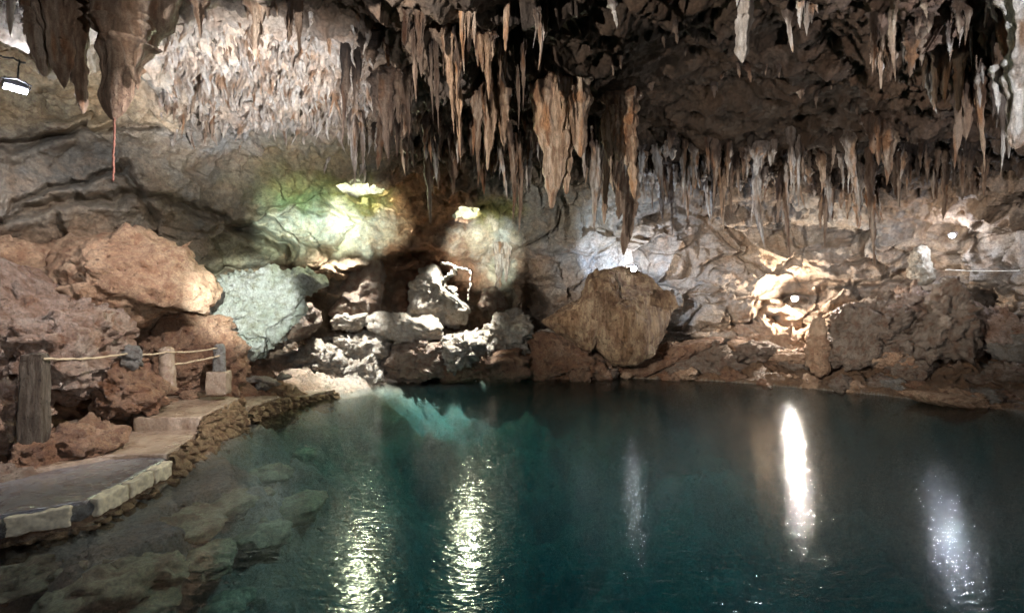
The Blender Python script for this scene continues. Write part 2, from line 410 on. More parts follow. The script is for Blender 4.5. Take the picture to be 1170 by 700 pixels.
# hollows of the rock face: px, py, rx, ry, depth in metres
hollows = [(362, 355, 22, 24, 1.4), (455, 330, 18, 22, 1.4), (375, 385, 25, 18, 0.8), (612, 352, 14, 22, 1.6), (1140, 350, 35, 18, 1.5),
           (735, 330, 30, 24, 0.8), (560, 120, 14, 50, 1.0), (905, 340, 22, 16, 0.5), (1110, 375, 18, 24, 0.6),
           (335, 215, 42, 22, -0.25), (385, 262, 62, 26, -0.3), (545, 270, 30, 24, -0.25), (410, 215, 40, 16, 0.5), (535, 246, 26, 14, 0.4),
           (800, 300, 50, 50, -0.35), (870, 300, 30, 25, -0.5), (400, 320, 50, 22, -0.5), (95, 110, 55, 26, 0.4), (90, 145, 80, 10, -0.35), (1120, 300, 60, 22, -0.3), (1140, 240, 30, 18, -0.5),
           (620, 260, 60, 35, -0.25), (505, 270, 40, 25, -0.2)]

def shell_shape(D):
    r0 = base_r(D)
    return D * r0[:, None] + np.array([0, 0, H])

az_a = np.concatenate([np.linspace(-180, -52, 60, endpoint=False), np.linspace(-52, 52, 980, endpoint=False), np.linspace(52, 180, 60, endpoint=False)])
el_a = np.concatenate([np.linspace(-40, -14, 14, endpoint=False), np.linspace(-14, 37, 560, endpoint=False), np.linspace(37, 89.5, 40)])
AZ, EL = np.meshgrid(np.radians(az_a), np.radians(el_a))
D = np.stack([np.sin(AZ) * np.cos(EL), np.cos(AZ) * np.cos(EL), np.sin(EL)], -1)
nr, nc = AZ.shape
Df = D.reshape(-1, 3)
P0 = shell_shape(Df)
G = P0.reshape(nr, nc, 3)
du = np.roll(G, -1, 1) - np.roll(G, 1, 1)
dv = np.gradient(G, axis=0)
Nn = np.cross(du, dv); Nn /= np.maximum(np.linalg.norm(Nn, axis=-1, keepdims=True), 1e-9)
Nn = Nn.reshape(-1, 3)
flip = (Nn * Df).sum(1) > 0
Nn[flip] *= -1                       # pointing into the cave
# noise domain
wz = np.c_[fbm(P0 * 0.45, 3, 3), fbm(P0 * 0.45, 3, 13), fbm(P0 * 0.45, 3, 23)]
pw = P0 + wz * 0.55
px, py = topix(P0)
ceil = sstep(0.35, 0.75, -Nn[:, 2])
wall = 1 - ceil
f1, f2, cid = worley(pw * np.array([0.45, 0.45, 0.75]), 5)
edge = 1 - sstep(0.0, 0.10, f2 - f1)
rightw = sstep(560, 780, px)            # the right wall is angular, the left one smooth
leftw = sstep(330, 180, px)
disp = wall * ((0.55 - f1) * 0.35 + (cid - 0.5) * 0.35 - edge * 0.16) * (1 - 0.65 * leftw)
pw2 = warp(P0, 1.1, 300, 0.25)
disp += wall * (chips(pw2 * np.array([0.75, 0.75, 1.0]), 301) * (0.20 + 0.62 * rightw) + chips(pw2 * np.array([1.7, 1.7, 2.2]), 302) * (0.05 + 0.09 * rightw) + chips(pw2 * np.array([6, 6, 8]), 303) * 0.012)
g1, g2, gid = worley(pw * np.array([1.3, 1.3, 2.0]) + 40, 8)
disp += wall * (1 - 0.75 * rightw) * ((0.5 - g1) * 0.16 + (gid - 0.5) * 0.14 - (1 - sstep(0, 0.08, g2 - g1)) * 0.05) * (0.2 + 0.5 * sstep(-0.2, 0.4, fbm(P0 * 0.3, 2, 77)))
disp += fbm(P0 * 0.5, 3, 31) * 0.28 + fbm(P0 * 2.1, 4, 41) * 0.06 + fbm(P0 * np.array([7, 7, 12]), 4, 43) * 0.022 + (ridged(P0 * np.array([2.6, 2.6, 3.4]), 5, 51) - 0.5) * 0.05
c1, c2, _ = worley(pw * 0.8 + 9, 15)
smoothc = np.exp(-(((px - 850) / 170) ** 2 + ((py - 95) / 75) ** 2) ** 2)
disp += ceil * ((0.5 - c1) * 0.40 + (ridged(P0 * 1.1, 4, 61) - 0.55) * 0.40 + chips(pw2 * 1.3, 304) * 0.25) * (1 - 0.45 * smoothc)
# the crusted ceiling on the left is knobbly and full of little drips
crust = np.exp(-(((px - 290) / 120) ** 2 + ((py - 95) / 60) ** 2) ** 2) * (P0[:, 1] > 1)
crust2 = np.exp(-(((px - 520) / 130) ** 2 + ((py - 110) / 60) ** 2) ** 2) * (P0[:, 1] > 1) * 0.5
crust = np.maximum(crust, crust2)
crust = np.maximum(crust, 0.55 * np.exp(-(((px - 1080) / 110) ** 2 + ((py - 60) / 90) ** 2) ** 2) * (P0[:, 1] > 1))
h1, h2, hid = worley(P0 * np.array([5.5, 5.5, 2.6]), 25)
k1, k2, kid = worley(P0 * np.array([11, 11, 6]), 26)
V = P0 + Nn * disp[:, None]
V[:, 2] -= crust * ((0.75 - h1) * 0.34 * (0.4 + hid) * 1.3 + (0.6 - k1) * 0.2)
out = Df * 1.0
wob = fbm(P0 * 1.7, 3, 90) * 9; wob2 = fbm(P0 * 1.7 + 50, 3, 91) * 9
for pts, dep, w in cracks:
    d_ = polydist(px + wob, py + wob2, pts)
    V += out * ((np.exp(-(d_ / w) ** 2) * dep - np.exp(-((d_ - 2.4 * w) / (1.6 * w)) ** 2) * dep * 0.3) * (P0[:, 1] > 1))[:, None]
for hx, hy, rx, ry, dep in hollows:
    e = (((px + wob * 0.8 - hx) / rx) ** 2 + ((py + wob2 * 0.8 - hy) / ry) ** 2)
    V += out * (np.exp(-e ** 1.5) * dep * (P0[:, 1] > 1))[:, None]

# stone colours by zone: stains, shade painted into the ceiling, light into wall patches
zones = [  # px, py, rx, ry, colour
 (90, 110, 110, 30, (0.36, 0.29, 0.19)), (110, 200, 190, 45, (0.24, 0.215, 0.18)), (60, 290, 120, 30, (0.22, 0.16, 0.115)), (230, 240, 70, 50, (0.21, 0.19, 0.15)),
 (290, 90, 110, 50, (0.50, 0.46, 0.42)), (230, 155, 70, 22, (0.30, 0.29, 0.27)), (340, 185, 60, 20, (0.24, 0.21, 0.14)),
 (335, 212, 50, 18, (0.17, 0.19, 0.075)), (385, 258, 60, 20, (0.78, 0.84, 0.72)), (340, 232, 30, 12, (0.24, 0.38, 0.18)), (420, 232, 30, 14, (0.25, 0.27, 0.07)),  # palest zone paints in the lit wall patch
 (280, 290, 50, 18, (0.28, 0.29, 0.21)), (360, 310, 60, 25, (0.22, 0.17, 0.12)), (480, 240, 40, 30, (0.30, 0.17, 0.09)),
 (545, 275, 28, 18, (0.80, 0.82, 0.74)), (572, 245, 22, 14, (0.22, 0.24, 0.07)), (575, 315, 8, 30, (0.6, 0.66, 0.58)),  # palest zone paints in the lit patch under the right skylight
 (500, 290, 50, 30, (0.28, 0.16, 0.10)), (640, 240, 70, 40, (0.23, 0.22, 0.19)), (600, 330, 40, 40, (0.26, 0.21, 0.17)), (665, 300, 40, 25, (0.38, 0.38, 0.38)), (735, 315, 25, 22, (0.5, 0.5, 0.5)),
 (800, 300, 90, 60, (0.33, 0.275, 0.23)), (870, 290, 50, 25, (0.42, 0.335, 0.255)), (780, 350, 60, 30, (0.32, 0.275, 0.235)), (950, 260, 60, 25, (0.30, 0.28, 0.26)), (1000, 320, 90, 40, (0.27, 0.225, 0.19)),
 (1120, 310, 60, 30, (0.31, 0.265, 0.225)), (1120, 230, 90, 25, (0.22, 0.17, 0.135)), (900, 380, 80, 40, (0.30, 0.235, 0.18)),
 (450, 90, 90, 60, (0.22, 0.18, 0.15)), (600, 60, 130, 70, (0.045, 0.034, 0.027)), (850, 90, 220, 90, (0.045, 0.031, 0.022)), (1080, 50, 110, 80, (0.16, 0.11, 0.085)), (420, 20, 130, 25, (0.13, 0.10, 0.08)), (650, 165, 150, 30, (0.07, 0.055, 0.045)), (1050, 180, 90, 30, (0.04, 0.03, 0.025)),  # near-black zones paint in the ceiling's lack of light
]
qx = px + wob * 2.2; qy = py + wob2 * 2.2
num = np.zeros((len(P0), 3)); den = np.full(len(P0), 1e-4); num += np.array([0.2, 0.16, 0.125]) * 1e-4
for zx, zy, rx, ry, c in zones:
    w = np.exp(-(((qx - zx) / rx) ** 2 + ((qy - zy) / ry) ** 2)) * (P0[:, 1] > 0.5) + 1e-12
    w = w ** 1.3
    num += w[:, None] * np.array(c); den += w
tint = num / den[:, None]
# faces, leaving out the two skylights and the way in behind the photographer
idx = np.arange(nr * nc).reshape(nr, nc)
a = idx[:-1, :]; b = np.roll(idx, -1, 1)[:-1, :]; c = np.roll(idx, -1, 1)[1:, :]; d = idx[1:, :]
Q = np.stack([a, b, c, d], -1).reshape(-1, 4)
ppx, ppy = px + wob * 0.5, py + wob2 * 0.35
hole = (((ppx - 412) / 28) ** 2 + ((ppy - 213) / 9.0) ** 2 < 1) | (((ppx - 535) / 17) ** 2 + ((ppy - 244) / 7.5) ** 2 < 1)
hole &= P0[:, 1] > 1
azd = (np.degrees(AZ).ravel() + 360) % 360; eld = np.degrees(EL).ravel()
mouth = (np.hypot((azd - 165) / 32, (eld - 22) / 20) < 1)
keep = ~((hole | mouth)[Q].all(1))
Qk = Q[keep]
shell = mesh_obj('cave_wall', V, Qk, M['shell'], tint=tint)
tag(shell, 'limestone wall and ceiling of the cave around the pool', kind='structure')
bvh = BVHTree.FromPolygons([tuple(v) for v in V[::1]], [tuple(q) for q in Qk[:: 1].tolist()]) if False else None
dg = None
_bm = bmesh.new(); _bm.from_mesh(shell.data); bvh = BVHTree.FromBMesh(_bm); _bm.free()
CAM = Vector((0, 0, H))
def hit(px_, py_):
    v = Vector(P(px_, py_, 1.0)) - CAM; v.normalize()
    h = bvh.ray_cast(CAM, v)
    return h[0].y if h[0] is not None else None

# rock throats of the two skylights: bright stone added outside to act as daylight
def throat(cx_, cy_, d0, rx, ry, seed):
    V_ = []; n = 64; m = 26
    for j in range(m):
        t = j / (m - 1)
        for i in range(n):
            th = 2 * math.pi * i / n
            k = 1.25 + 0.9 * t
            ctr = P(cx_, cy_, d0 - 0.25) + np.array([0.2 * t, 0.2, 1.0]) * np.array([1, 1.6 * t, 1.9 * t])
            V_.append(ctr + np.array([math.cos(th) * rx * k, 0.5 * t * math.sin(th), math.sin(th) * ry * k]))
    V_ = np.array(V_); V_ += np.c_[fbm(V_ * 1.5, 4, seed), fbm(V_ * 1.5, 4, seed + 7), fbm(V_ * 1.5, 4, seed + 14)] * 0.18
    Qs = [(j * n + i, j * n + (i + 1) % n, (j + 1) * n + (i + 1) % n, (j + 1) * n + i) for j in range(m - 1) for i in range(n)]
    return V_, np.array(Qs)
yellowish = rock_mat('skylight_glare_stone', (0.72, 0.74, 0.45), (0.82, 0.82, 0.62), (0.55, 0.60, 0.28), scale=1.2, bump=0.8)  # bright yellow-green tone stands in for daylight through foliage

def bank(cx_, cy_, d_, seed, label):
    U_, T_ = ico(5); c_ = P(cx_, cy_, d_) + np.array([0, 2.1, 0.15]); V_ = U_ * np.array([1.9, 0.8, 1.2])
    V_ = V_ + U_ * (fbm((V_ + c_) * 1.1, 4, seed) * 0.35 + chips(V_ * 1.4 + seed, seed) * 0.5)[:, None]
    o = mesh_obj('added_outside_rock', V_ + c_, T_, yellowish, loc=c_ - np.array([0, 0, 1.2])); return tag(o, label, 'boulder')  # rock added to fill the skylight with brightness
bank(412, 213, 14.0, 71, 'added sunlit mossy rock outside, seen through the left skylight over the pale wall patch')
bank(535, 244, 15.0, 72, 'added sunlit mossy rock outside, seen through the smaller right skylight')

# ------------------------------------------------------------------ cave floor and pool bed, one sheet
shore = np.array([(-4.95, 2.0), (-4.8, 4.35), (-4.2, 4.75), (-4.3, 6.2), (-4.6, 7.5), (-4.95, 8.9), (-4.9, 10.0), (-4.75, 10.9), (-4.15, 12.4), (-3.6, 13.9), (-2.3, 14.7), (0.4, 15.1), (3.1, 15.0), (6.1, 14.2), (7.7, 13.1), (8.95, 12.1), (10.2, 10.7), (10.9, 9.9), (11.6, 7), (11, 2), (8, -4), (0, -6), (-5, -4)])
nx, ny = 760, 620
gx = np.concatenate([np.linspace(-14, 14, nx)]); gy = np.linspace(-9, 19, ny)
X, Y = np.meshgrid(gx, gy); xf, yf = X.ravel(), Y.ravel()
sd = np.full(len(xf), 1e9); ins = np.zeros(len(xf), bool)
for i in range(len(shore)):
    (x0, y0), (x1, y1) = shore[i], shore[(i + 1) % len(shore)]
    vx, vy = x1 - x0, y1 - y0
    t = np.clip(((xf - x0) * vx + (yf - y0) * vy) / (vx * vx + vy * vy), 0, 1)
    sd = np.minimum(sd, np.hypot(xf - x0 - t * vx, yf - y0 - t * vy))
    cross = ((y0 > yf) != (y1 > yf)) & (xf < (x1 - x0) * (yf - y0) / (y1 - y0 + 1e-12) + x0)
    ins ^= cross
sd = np.where(ins, -sd, sd)            # negative over the water
P3 = np.c_[xf, yf, np.zeros_like(xf)]
nb = fbm(P3 * 0.9, 5, 200); nb2 = fbm(P3 * 3.0, 4, 210); w1, w2, wi = worley(P3 * 1.1 + 3, 220); w3, w4, wj = worley(P3 * 2.7 + 3, 221)
land = 0.10 + (0.32 + 0.12 * np.exp(-((xf + 4.2) / 2.0) ** 2) * (yf > 11)) * 1.0  * np.clip(sd, 0, 3.2) + 0.10 * nb * np.clip(sd * 3, 0, 1) + ((0.55 - w1) * 0.35 + (0.5 - w3) * 0.18) * np.clip(sd * 1.5, 0, 1) + nb2 * 0.04
land += 0.55 * np.exp(-(((xf + 3.0) / 2.0) ** 2)) * sstep(14.6, 15.6, yf)
land += np.clip(sd * 3, 0, 1) * (chips(warp(P3, 2, 400, 0.2) * np.array([2.4, 2.4, 1]), 401) * 0.16 + chips(warp(P3, 4, 410, 0.1) * np.array([6, 6, 1]), 411) * 0.07)
left = sstep(-3.9, -4.6, xf) * sstep(10.5, 9.2, yf)
land = land * (1 - left) + left * (0.12 + 0.22 * np.clip(sd - 1.0, 0, 3) + 0.08 * nb + (0.5 - w1) * 0.15)
s_ = np.clip(-sd, 0, 20)
bed = -0.10 - 2.6 * (1 - np.exp(-s_ / 1.3)) * 0.55 - 0.42 * s_ + 0.5 * nb + (0.55 - w1) * 0.5 * np.clip(s_, 0, 1) + (0.5 - w3) * 0.22
bed = bed + chips(warp(P3, 1.2, 420, 0.3) * 0.9, 421) * 0.4 * np.clip(s_ * 0.8, 0, 1)
bed = np.maximum(bed, -4.3 + nb)
# boulder-strewn shallows: along the left wall, off the back shore, and to the right of the photographer
sh = np.exp(-(((xf + 2.6) / 1.6) ** 2 + ((yf - 6.5) / 4.5) ** 2)) * 1.0 + np.exp(-(((xf + 1.0) / 3.5) ** 2 + ((yf - 12.6) / 1.4) ** 2)) * 0.8 + np.exp(-(((xf - 3.6) / 2.2) ** 2 + ((yf - 4.6) / 2.2) ** 2)) * 1.7 + np.exp(-(((xf - 4.2) / 2.0) ** 2 + ((yf - 9.6) / 2.2) ** 2)) * 1.6
bed = bed + np.clip(sh, 0, 1.7) * 1.1
bed = np.minimum(bed, -0.06)
z = np.where(sd > 0, land, bed)
bl = sstep(-0.12, 0.12, sd); z = bed * (1 - bl) + land * bl
pale = np.exp(-(((xf + 4.6) / 2.2) ** 2 + ((yf - 13.6) / 2.4) ** 2) ** 2)
under = sstep(0.03, -0.02, z)
tf = np.zeros((len(xf), 3)) + np.array([0.26, 0.17, 0.11])
tf = tf * (1 - pale[:, None]) + np.array([0.66, 0.60, 0.52]) * pale[:, None]
lf = sstep(-4.2, -5.0, xf)[:, None] * (1 - pale[:, None])
tf = tf * (1 - lf) + np.array([0.33, 0.19, 0.12]) * lf
tf = tf * (1 - under[:, None]) + np.array([0.50, 0.50, 0.45]) * under[:, None]
idx = np.arange(nx * ny).reshape(ny, nx)
Qf = np.stack([idx[:-1, :-1], idx[:-1, 1:], idx[1:, 1:], idx[1:, :-1]], -1).reshape(-1, 4)
# leave out the ground hidden outside the shell
floorV = np.c_[xf, yf, z]
fl = mesh_obj('cave_floor', floorV, Qf, M['floor'], tint=tf)
tag(fl, 'rocky floor of the cave, running down under the pool', kind='structure')
def floor_z(x, y):
    i = int(np.clip(round((x + 14) / 28 * (nx - 1)), 0, nx - 1)); j = int(np.clip(round((y + 9) / 28 * (ny - 1)), 0, ny - 1))
    return float(z[j * nx + i])

# ------------------------------------------------------------------ water
m, nt = newmat('pool_water'); L = nt.links
geo = N(nt, 'ShaderNodeNewGeometry')
mp = N(nt, 'ShaderNodeMapping'); L.new(geo.outputs['Position'], mp.inputs[0]); mp.inputs['Scale'].default_value = (0.7, 1.5, 1); mp.inputs['Rotation'].default_value = (0, 0, 0.15)
n1 = N(nt, 'ShaderNodeTexNoise'); n1.inputs['Scale'].default_value = 9.5; n1.inputs['Detail'].default_value = 2; n1.inputs['Roughness'].default_value = 0.55; n1.inputs['Distortion'].default_value = 0.6; L.new(mp.outputs[0], n1.inputs[0])
n2 = N(nt, 'ShaderNodeTexNoise'); n2.inputs['Scale'].default_value = 24; n2.inputs['Detail'].default_value = 3; L.new(mp.outputs[0], n2.inputs[0])
ma = N(nt, 'ShaderNodeMath', operation='MULTIPLY_ADD'); L.new(n2.outputs[0], ma.inputs[0]); ma.inputs[1].default_value = 0.06; L.new(n1.outputs[0], ma.inputs[2])
bp = N(nt, 'ShaderNodeBump'); bp.inputs['Strength'].default_value = 1.0; bp.inputs['Distance'].default_value = 0.007; L.new(ma.outputs[0], bp.inputs['Height'])
fr = N(nt, 'ShaderNodeFresnel'); fr.inputs[0].default_value = 1.33; L.new(bp.outputs[0], fr.inputs[1])
gl = N(nt, 'ShaderNodeBsdfGlossy'); gl.inputs['Roughness'].default_value = 0.12; L.new(bp.outputs[0], gl.inputs['Normal'])
tr = N(nt, 'ShaderNodeBsdfTransparent')
mx = N(nt, 'ShaderNodeMixShader'); L.new(fr.outputs[0], mx.inputs[0]); L.new(tr.outputs[0], mx.inputs[1]); L.new(gl.outputs[0], mx.inputs[2])
o_ = N(nt, 'ShaderNodeOutputMaterial'); L.new(mx.outputs[0], o_.inputs[0])
vab = N(nt, 'ShaderNodeVolumeAbsorption'); vab.inputs['Color'].default_value = (0.06, 0.66, 0.71, 1); vab.inputs['Density'].default_value = 0.50
vsc = N(nt, 'ShaderNodeVolumeScatter'); vsc.inputs['Color'].default_value = (0.10, 0.80, 0.88, 1); vsc.inputs['Density'].default_value = 0.016
ads = N(nt, 'ShaderNodeAddShader'); L.new(vab.outputs[0], ads.inputs[0]); L.new(vsc.outputs[0], ads.inputs[1]); L.new(ads.outputs[0], o_.inputs[1])
WX0, WX1, WY0, WY1 = -13, 13.5, -8.5, 18.5
Vw = np.array([(x, y, zz) for zz in (-9, 0) for (x, y) in ((WX0, WY0), (WX1, WY0), (WX1, WY1), (WX0, WY1))], float)
Qw = [(3, 2, 1, 0), (4, 5, 6, 7), (0, 1, 5, 4), (1, 2, 6, 5), (2, 3, 7, 6), (3, 0, 4, 7)]
wt = mesh_obj('pool_water', Vw, Qw, m, smooth=False); tag(wt, 'still dark green water of the cave pool', kind='structure')

# ------------------------------------------------------------------ rocks
def rough_up(V_, Nrm, size, seed, amt=1.0, crag=0.0):
    q = V_ / size
    f1, f2, ci = worley(q * 2.2 + seed, seed)
    qw = warp(q, 2.2, seed, 0.16)
    d_ = fbm(q * 1.3 + seed, 3, seed) * 0.09 + chips(qw * np.array([1.9, 1.9, 2.3]) + seed, seed) * 0.20 + chips(qw * np.array([4.6, 4.6, 5.6]) + seed, seed + 1) * 0.065
    d_ += fbm(q * 7 + seed, 4, seed + 2) * 0.022 - (1 - sstep(0, 0.06, f2 - f1)) * 0.035
    if crag:
        vw = warp(V_, 3.0, seed + 20, 0.10)
        h1, h2, hi = worley(vw * np.array([5, 5, 7]) + seed, seed + 9)
        d_ += crag * ((0.55 - h1) * 0.10 + chips(vw * np.array([4, 4, 6.5]), seed + 4) * 0.13 + chips(vw * np.array([10, 10, 14]), seed + 6) * 0.05 + (fbm(V_ * 13, 3, seed + 5)) * 0.022) / max(size, 0.3)
    return V_ + Nrm * (d_ * size * amt)[:, None]

def facet(U, seed, n=9, lo=0.62, hi=0.9):
    r_ = np.random.default_rng(seed); V_ = U.copy()
    for k in range(n):
        nn = r_.normal(size=3); nn /= np.linalg.norm(nn); h = r_.uniform(lo, hi)
        dd = V_ @ nn - h
        V_ = V_ - nn * (np.maximum(dd, 0) * 0.9)[:, None]
    return V_

def outline_rock(name, pts, d, thick, mat, seed, label, cat='boulder', group=None, sub=5, amt=1.0, crag=0.0, p=2.6, tilt=0.0, fac=6):
    pts = np.array(pts, float)
    c_ = (pts.max(0) + pts.min(0)) / 2
    q = np.roll(pts, -1, 0)
    U, T = ico(sub)
    U = U / np.max(np.abs(U)) if False else U
    th = np.arctan2(U[:, 2], U[:, 0])
    tt = np.linspace(-math.pi, math.pi, 361)
    rad = np.zeros(361)
    for i, t in enumerate(tt):
        dx, dy = math.cos(t), -math.sin(t); best = 0
        for (x0, y0), (x1, y1) in zip(pts - c_, q - c_):
            ex, ey = x1 - x0, y1 - y0; den = dx * ey - dy * ex
            if abs(den) < 1e-9: continue
            s = (x0 * ey - y0 * ex) / den; u = (x0 * dy - y0 * dx) / den
            if s > 0 and -1e-6 <= u <= 1 + 1e-6: best = max(best, s)
        rad[i] = best
    rad = np.convolve(np.r_[rad[-6:-1], rad, rad[1:6]], np.ones(5) / 5, 'same')[5:-5]
    Rr = np.interp(th, tt, rad) / F * d
    s = np.hypot(U[:, 0], U[:, 2]); cc = np.abs(U[:, 1])
    k = (s ** p + cc ** p) ** (-1 / p)
    W3 = facet(np.c_[U[:, 0] * k, U[:, 1] * k, U[:, 2] * k], seed, fac, 0.72, 0.95) if fac else np.c_[U[:, 0] * k, U[:, 1] * k, U[:, 2] * k]
    s2 = np.hypot(W3[:, 0], W3[:, 2])
    V_ = np.c_[np.cos(th) * s2 * Rr, W3[:, 1] * thick / 2, np.sin(th) * s2 * Rr]
    V_[:, 1] += tilt * V_[:, 2]
    size = float(np.mean(rad)) / F * d * 1.3
    Nrm = V_ / np.maximum(np.linalg.norm(V_, axis=1, keepdims=True), 1e-6)
    ctr = P(c_[0], c_[1], d)
    V_ = rough_up(V_ + ctr, Nrm, size, seed, amt, crag)
    base = np.array([ctr[0], ctr[1], V_[:, 2].min()])
    o = mesh_obj(name, V_, T, M[mat], loc=base)
    return tag(o, label, cat, group)

def rock(name, loc, size, mat, seed, label, cat='rock', group=None, sub=4, rz=0.0, crag=0.0):
    U, T = ico(sub); V_ = facet(U, seed, 10) * np.array(size) / 2
    cr_, sr_ = math.cos(rz), math.sin(rz)
    V_ = np.c_[V_[:, 0] * cr_ - V_[:, 1] * sr_, V_[:, 0] * sr_ + V_[:, 1] * cr_, V_[:, 2]]
    Nrm = V_ / np.linalg.norm(V_, axis=1, keepdims=True)
    V_ = rough_up(V_ + np.array(loc), Nrm, float(np.mean(size)) / 2, seed, 1.0, crag)
    base = np.array([loc[0], loc[1], V_[:, 2].min()])
    o = mesh_obj(name, V_, T, M[mat], loc=base)
    return tag(o, label, cat, group)

OR = outline_rock
# left side
OR('boulder', [(60, 320), (70, 290), (90, 270), (125, 261), (160, 262), (195, 278), (225, 308), (242, 332), (232, 356), (205, 352), (175, 368), (140, 380), (95, 372), (66, 350)], 9.0, 2.4, 'tan', 11, 'large rounded tan boulder with dark pits against the left cave wall', sub=6, amt=0.7, fac=3, p=2.2, crag=0.4)
OR('boulder', [(-25, 285), (5, 275), (35, 280), (52, 296), (54, 320), (44, 340), (10, 345), (-25, 335)], 8.3, 1.2, 'tan', 12, 'small tan boulder at the left photo edge beside the large rounded one')
OR('boulder', [(132, 400), (142, 378), (175, 366), (205, 356), (240, 342), (262, 356), (276, 385), (272, 420), (262, 452), (200, 458), (150, 450), (128, 425)], 9.7, 1.4, 'red', 13, 'red brown porous boulder under the rounded tan boulder, behind the rail posts', sub=6, crag=0.6)
OR('boulder', [(-30, 300), (5, 300), (22, 318), (35, 338), (75, 336), (96, 352), (122, 358), (137, 382), (124, 410), (128, 440), (96, 455), (60, 462), (20, 470), (-30, 475)], 7.3, 1.8, 'pink', 14, 'jagged pinkish crusted boulder behind the nearest rail post', sub=6, amt=0.85, crag=0.9, p=2.2)
OR('boulder', [(-25, 440), (10, 432), (28, 450), (30, 480), (22, 505), (-25, 520)], 6.0, 0.9, 'pink', 15, 'pink brown rock at the left photo edge beside the nearest rail post', crag=0.9)
OR('boulder', [(112, 445), (128, 428), (148, 408), (168, 424), (186, 446), (180, 470), (140, 478), (116, 468)], 7.6, 0.9, 'red', 16, 'pointed brown boulder carrying the broken cement post stub', crag=0.6)
OR('boulder', [(38, 525), (62, 500), (85, 482), (115, 482), (138, 492), (140, 508), (112, 528), (70, 540)], 6.3, 0.8, 'red', 17, 'flat red brown rock in front of the dark hollow beside the walkway', crag=0.6)
OR('boulder', [(-30, 545), (0, 530), (30, 535), (60, 548), (50, 560), (10, 562), (-30, 562)], 5.6, 0.6, 'brown', 18, 'low dark brown rock on the wet walkway at the left photo edge')
OR('boulder', [(14, 535), (22, 505), (40, 498), (58, 508), (64, 538), (38, 548)], 5.85, 0.42, 'red', 19, 'reddish cemented mound at the foot of the nearest rail post')
OR('boulder', [(243, 325), (270, 316), (310, 310), (338, 318), (346, 345), (330, 375), (300, 405), (268, 408), (250, 380), (244, 350)], 11.6, 1.5, 'greenish', 20, 'pale green lit slab standing right of the red brown porous boulder', sub=6, crag=0.8)
OR('boulder', [(316, 316), (345, 306), (372, 318), (378, 328), (355, 338), (322, 330)], 11.9, 0.9, 'greenish', 21, 'pale green ledge stone on top of the lit slab at the left')
OR('boulder', [(300, 392), (322, 375), (348, 345), (366, 352), (362, 372), (340, 386), (310, 402)], 12.8, 1.2, 'brown', 22, 'dark brown leaning rock right of the pale green slab')
OR('boulder', [(380, 358), (396, 320), (415, 300), (436, 302), (440, 340), (434, 366), (400, 372)], 14.6, 1.2, 'brown', 23, 'brown upright rock between the two dark hollows in the back wall', fac=4)
OR('boulder', [(378, 366), (396, 356), (420, 357), (424, 368), (408, 378), (384, 376)], 14.2, 0.7, 'white', 24, 'small white pitted rock left of the long flat white rock', crag=0.6)
OR('boulder', [(420, 372), (428, 358), (455, 359), (490, 362), (510, 374), (500, 390), (465, 391), (432, 386)], 14.3, 1.0, 'white', 25, 'long flat white rock below the leaning stalagmite', crag=0.6)
OR('boulder', [(322, 425), (335, 402), (362, 392), (385, 400), (392, 420), (360, 432)], 13.2, 1.2, 'white', 61, 'broad white rubble block at the left of the pale slope', crag=1.2)
OR('boulder', [(368, 405), (385, 385), (412, 378), (438, 388), (446, 408), (410, 416)], 14.2, 1.2, 'white', 62, 'white knobbly block at the top of the pale slope under the flat rocks', crag=1.3)
OR('boulder', [(380, 432), (396, 416), (425, 408), (442, 420), (440, 434), (405, 440)], 13.7, 1.0, 'white', 63, 'low white rock of the pale slope nearest the water', crag=1.1)
# stalagmite heap
OR('stalagmite', [(466, 362), (473, 335), (480, 308), (494, 300), (503, 306), (508, 328), (530, 344), (552, 362), (535, 372), (480, 370)], 15.05, 1.3, 'white', 26, 'leaning grey stalagmite with a pale crest beside the thin calcite arch', cat='stalagmite', crag=0.9)
OR('boulder', [(436, 412), (446, 392), (475, 388), (505, 392), (520, 408), (512, 432), (470, 436), (438, 432)], 14.15, 1.0, 'brown', 27, 'brown rock with a pale cap at the waterline left of the white cauliflower rock', crag=0.9)
OR('boulder', [(500, 405), (512, 384), (530, 374), (548, 380), (560, 398), (556, 416), (520, 420)], 14.25, 0.9, 'white', 28, 'white cauliflower shaped rock in the middle of the back shore heap', crag=1.4)
OR('boulder', [(545, 385), (560, 368), (582, 356), (600, 362), (606, 384), (600, 402), (560, 405)], 14.65, 0.9, 'white', 29, 'white crusted knobbly rock at the right end of the back shore heap', crag=1.2)
OR('boulder', [(500, 418), (540, 405), (590, 398), (606, 410), (604, 432), (560, 436), (505, 436)], 14.25, 0.8, 'red', 30, 'red brown undercut rock at the waterline below the white knobbly rocks', crag=0.8)
OR('boulder', [(546, 350), (552, 332), (565, 326), (576, 334), (578, 352), (562, 358)], 15.50, 0.7, 'brown', 31, 'small dome of brown rock in the recess right of the stalagmite')
OR('boulder', [(560, 378), (572, 360), (590, 352), (606, 366), (610, 380), (585, 385)], 14.90, 0.8, 'grey', 32, 'grey rock behind the white knobbly rock')
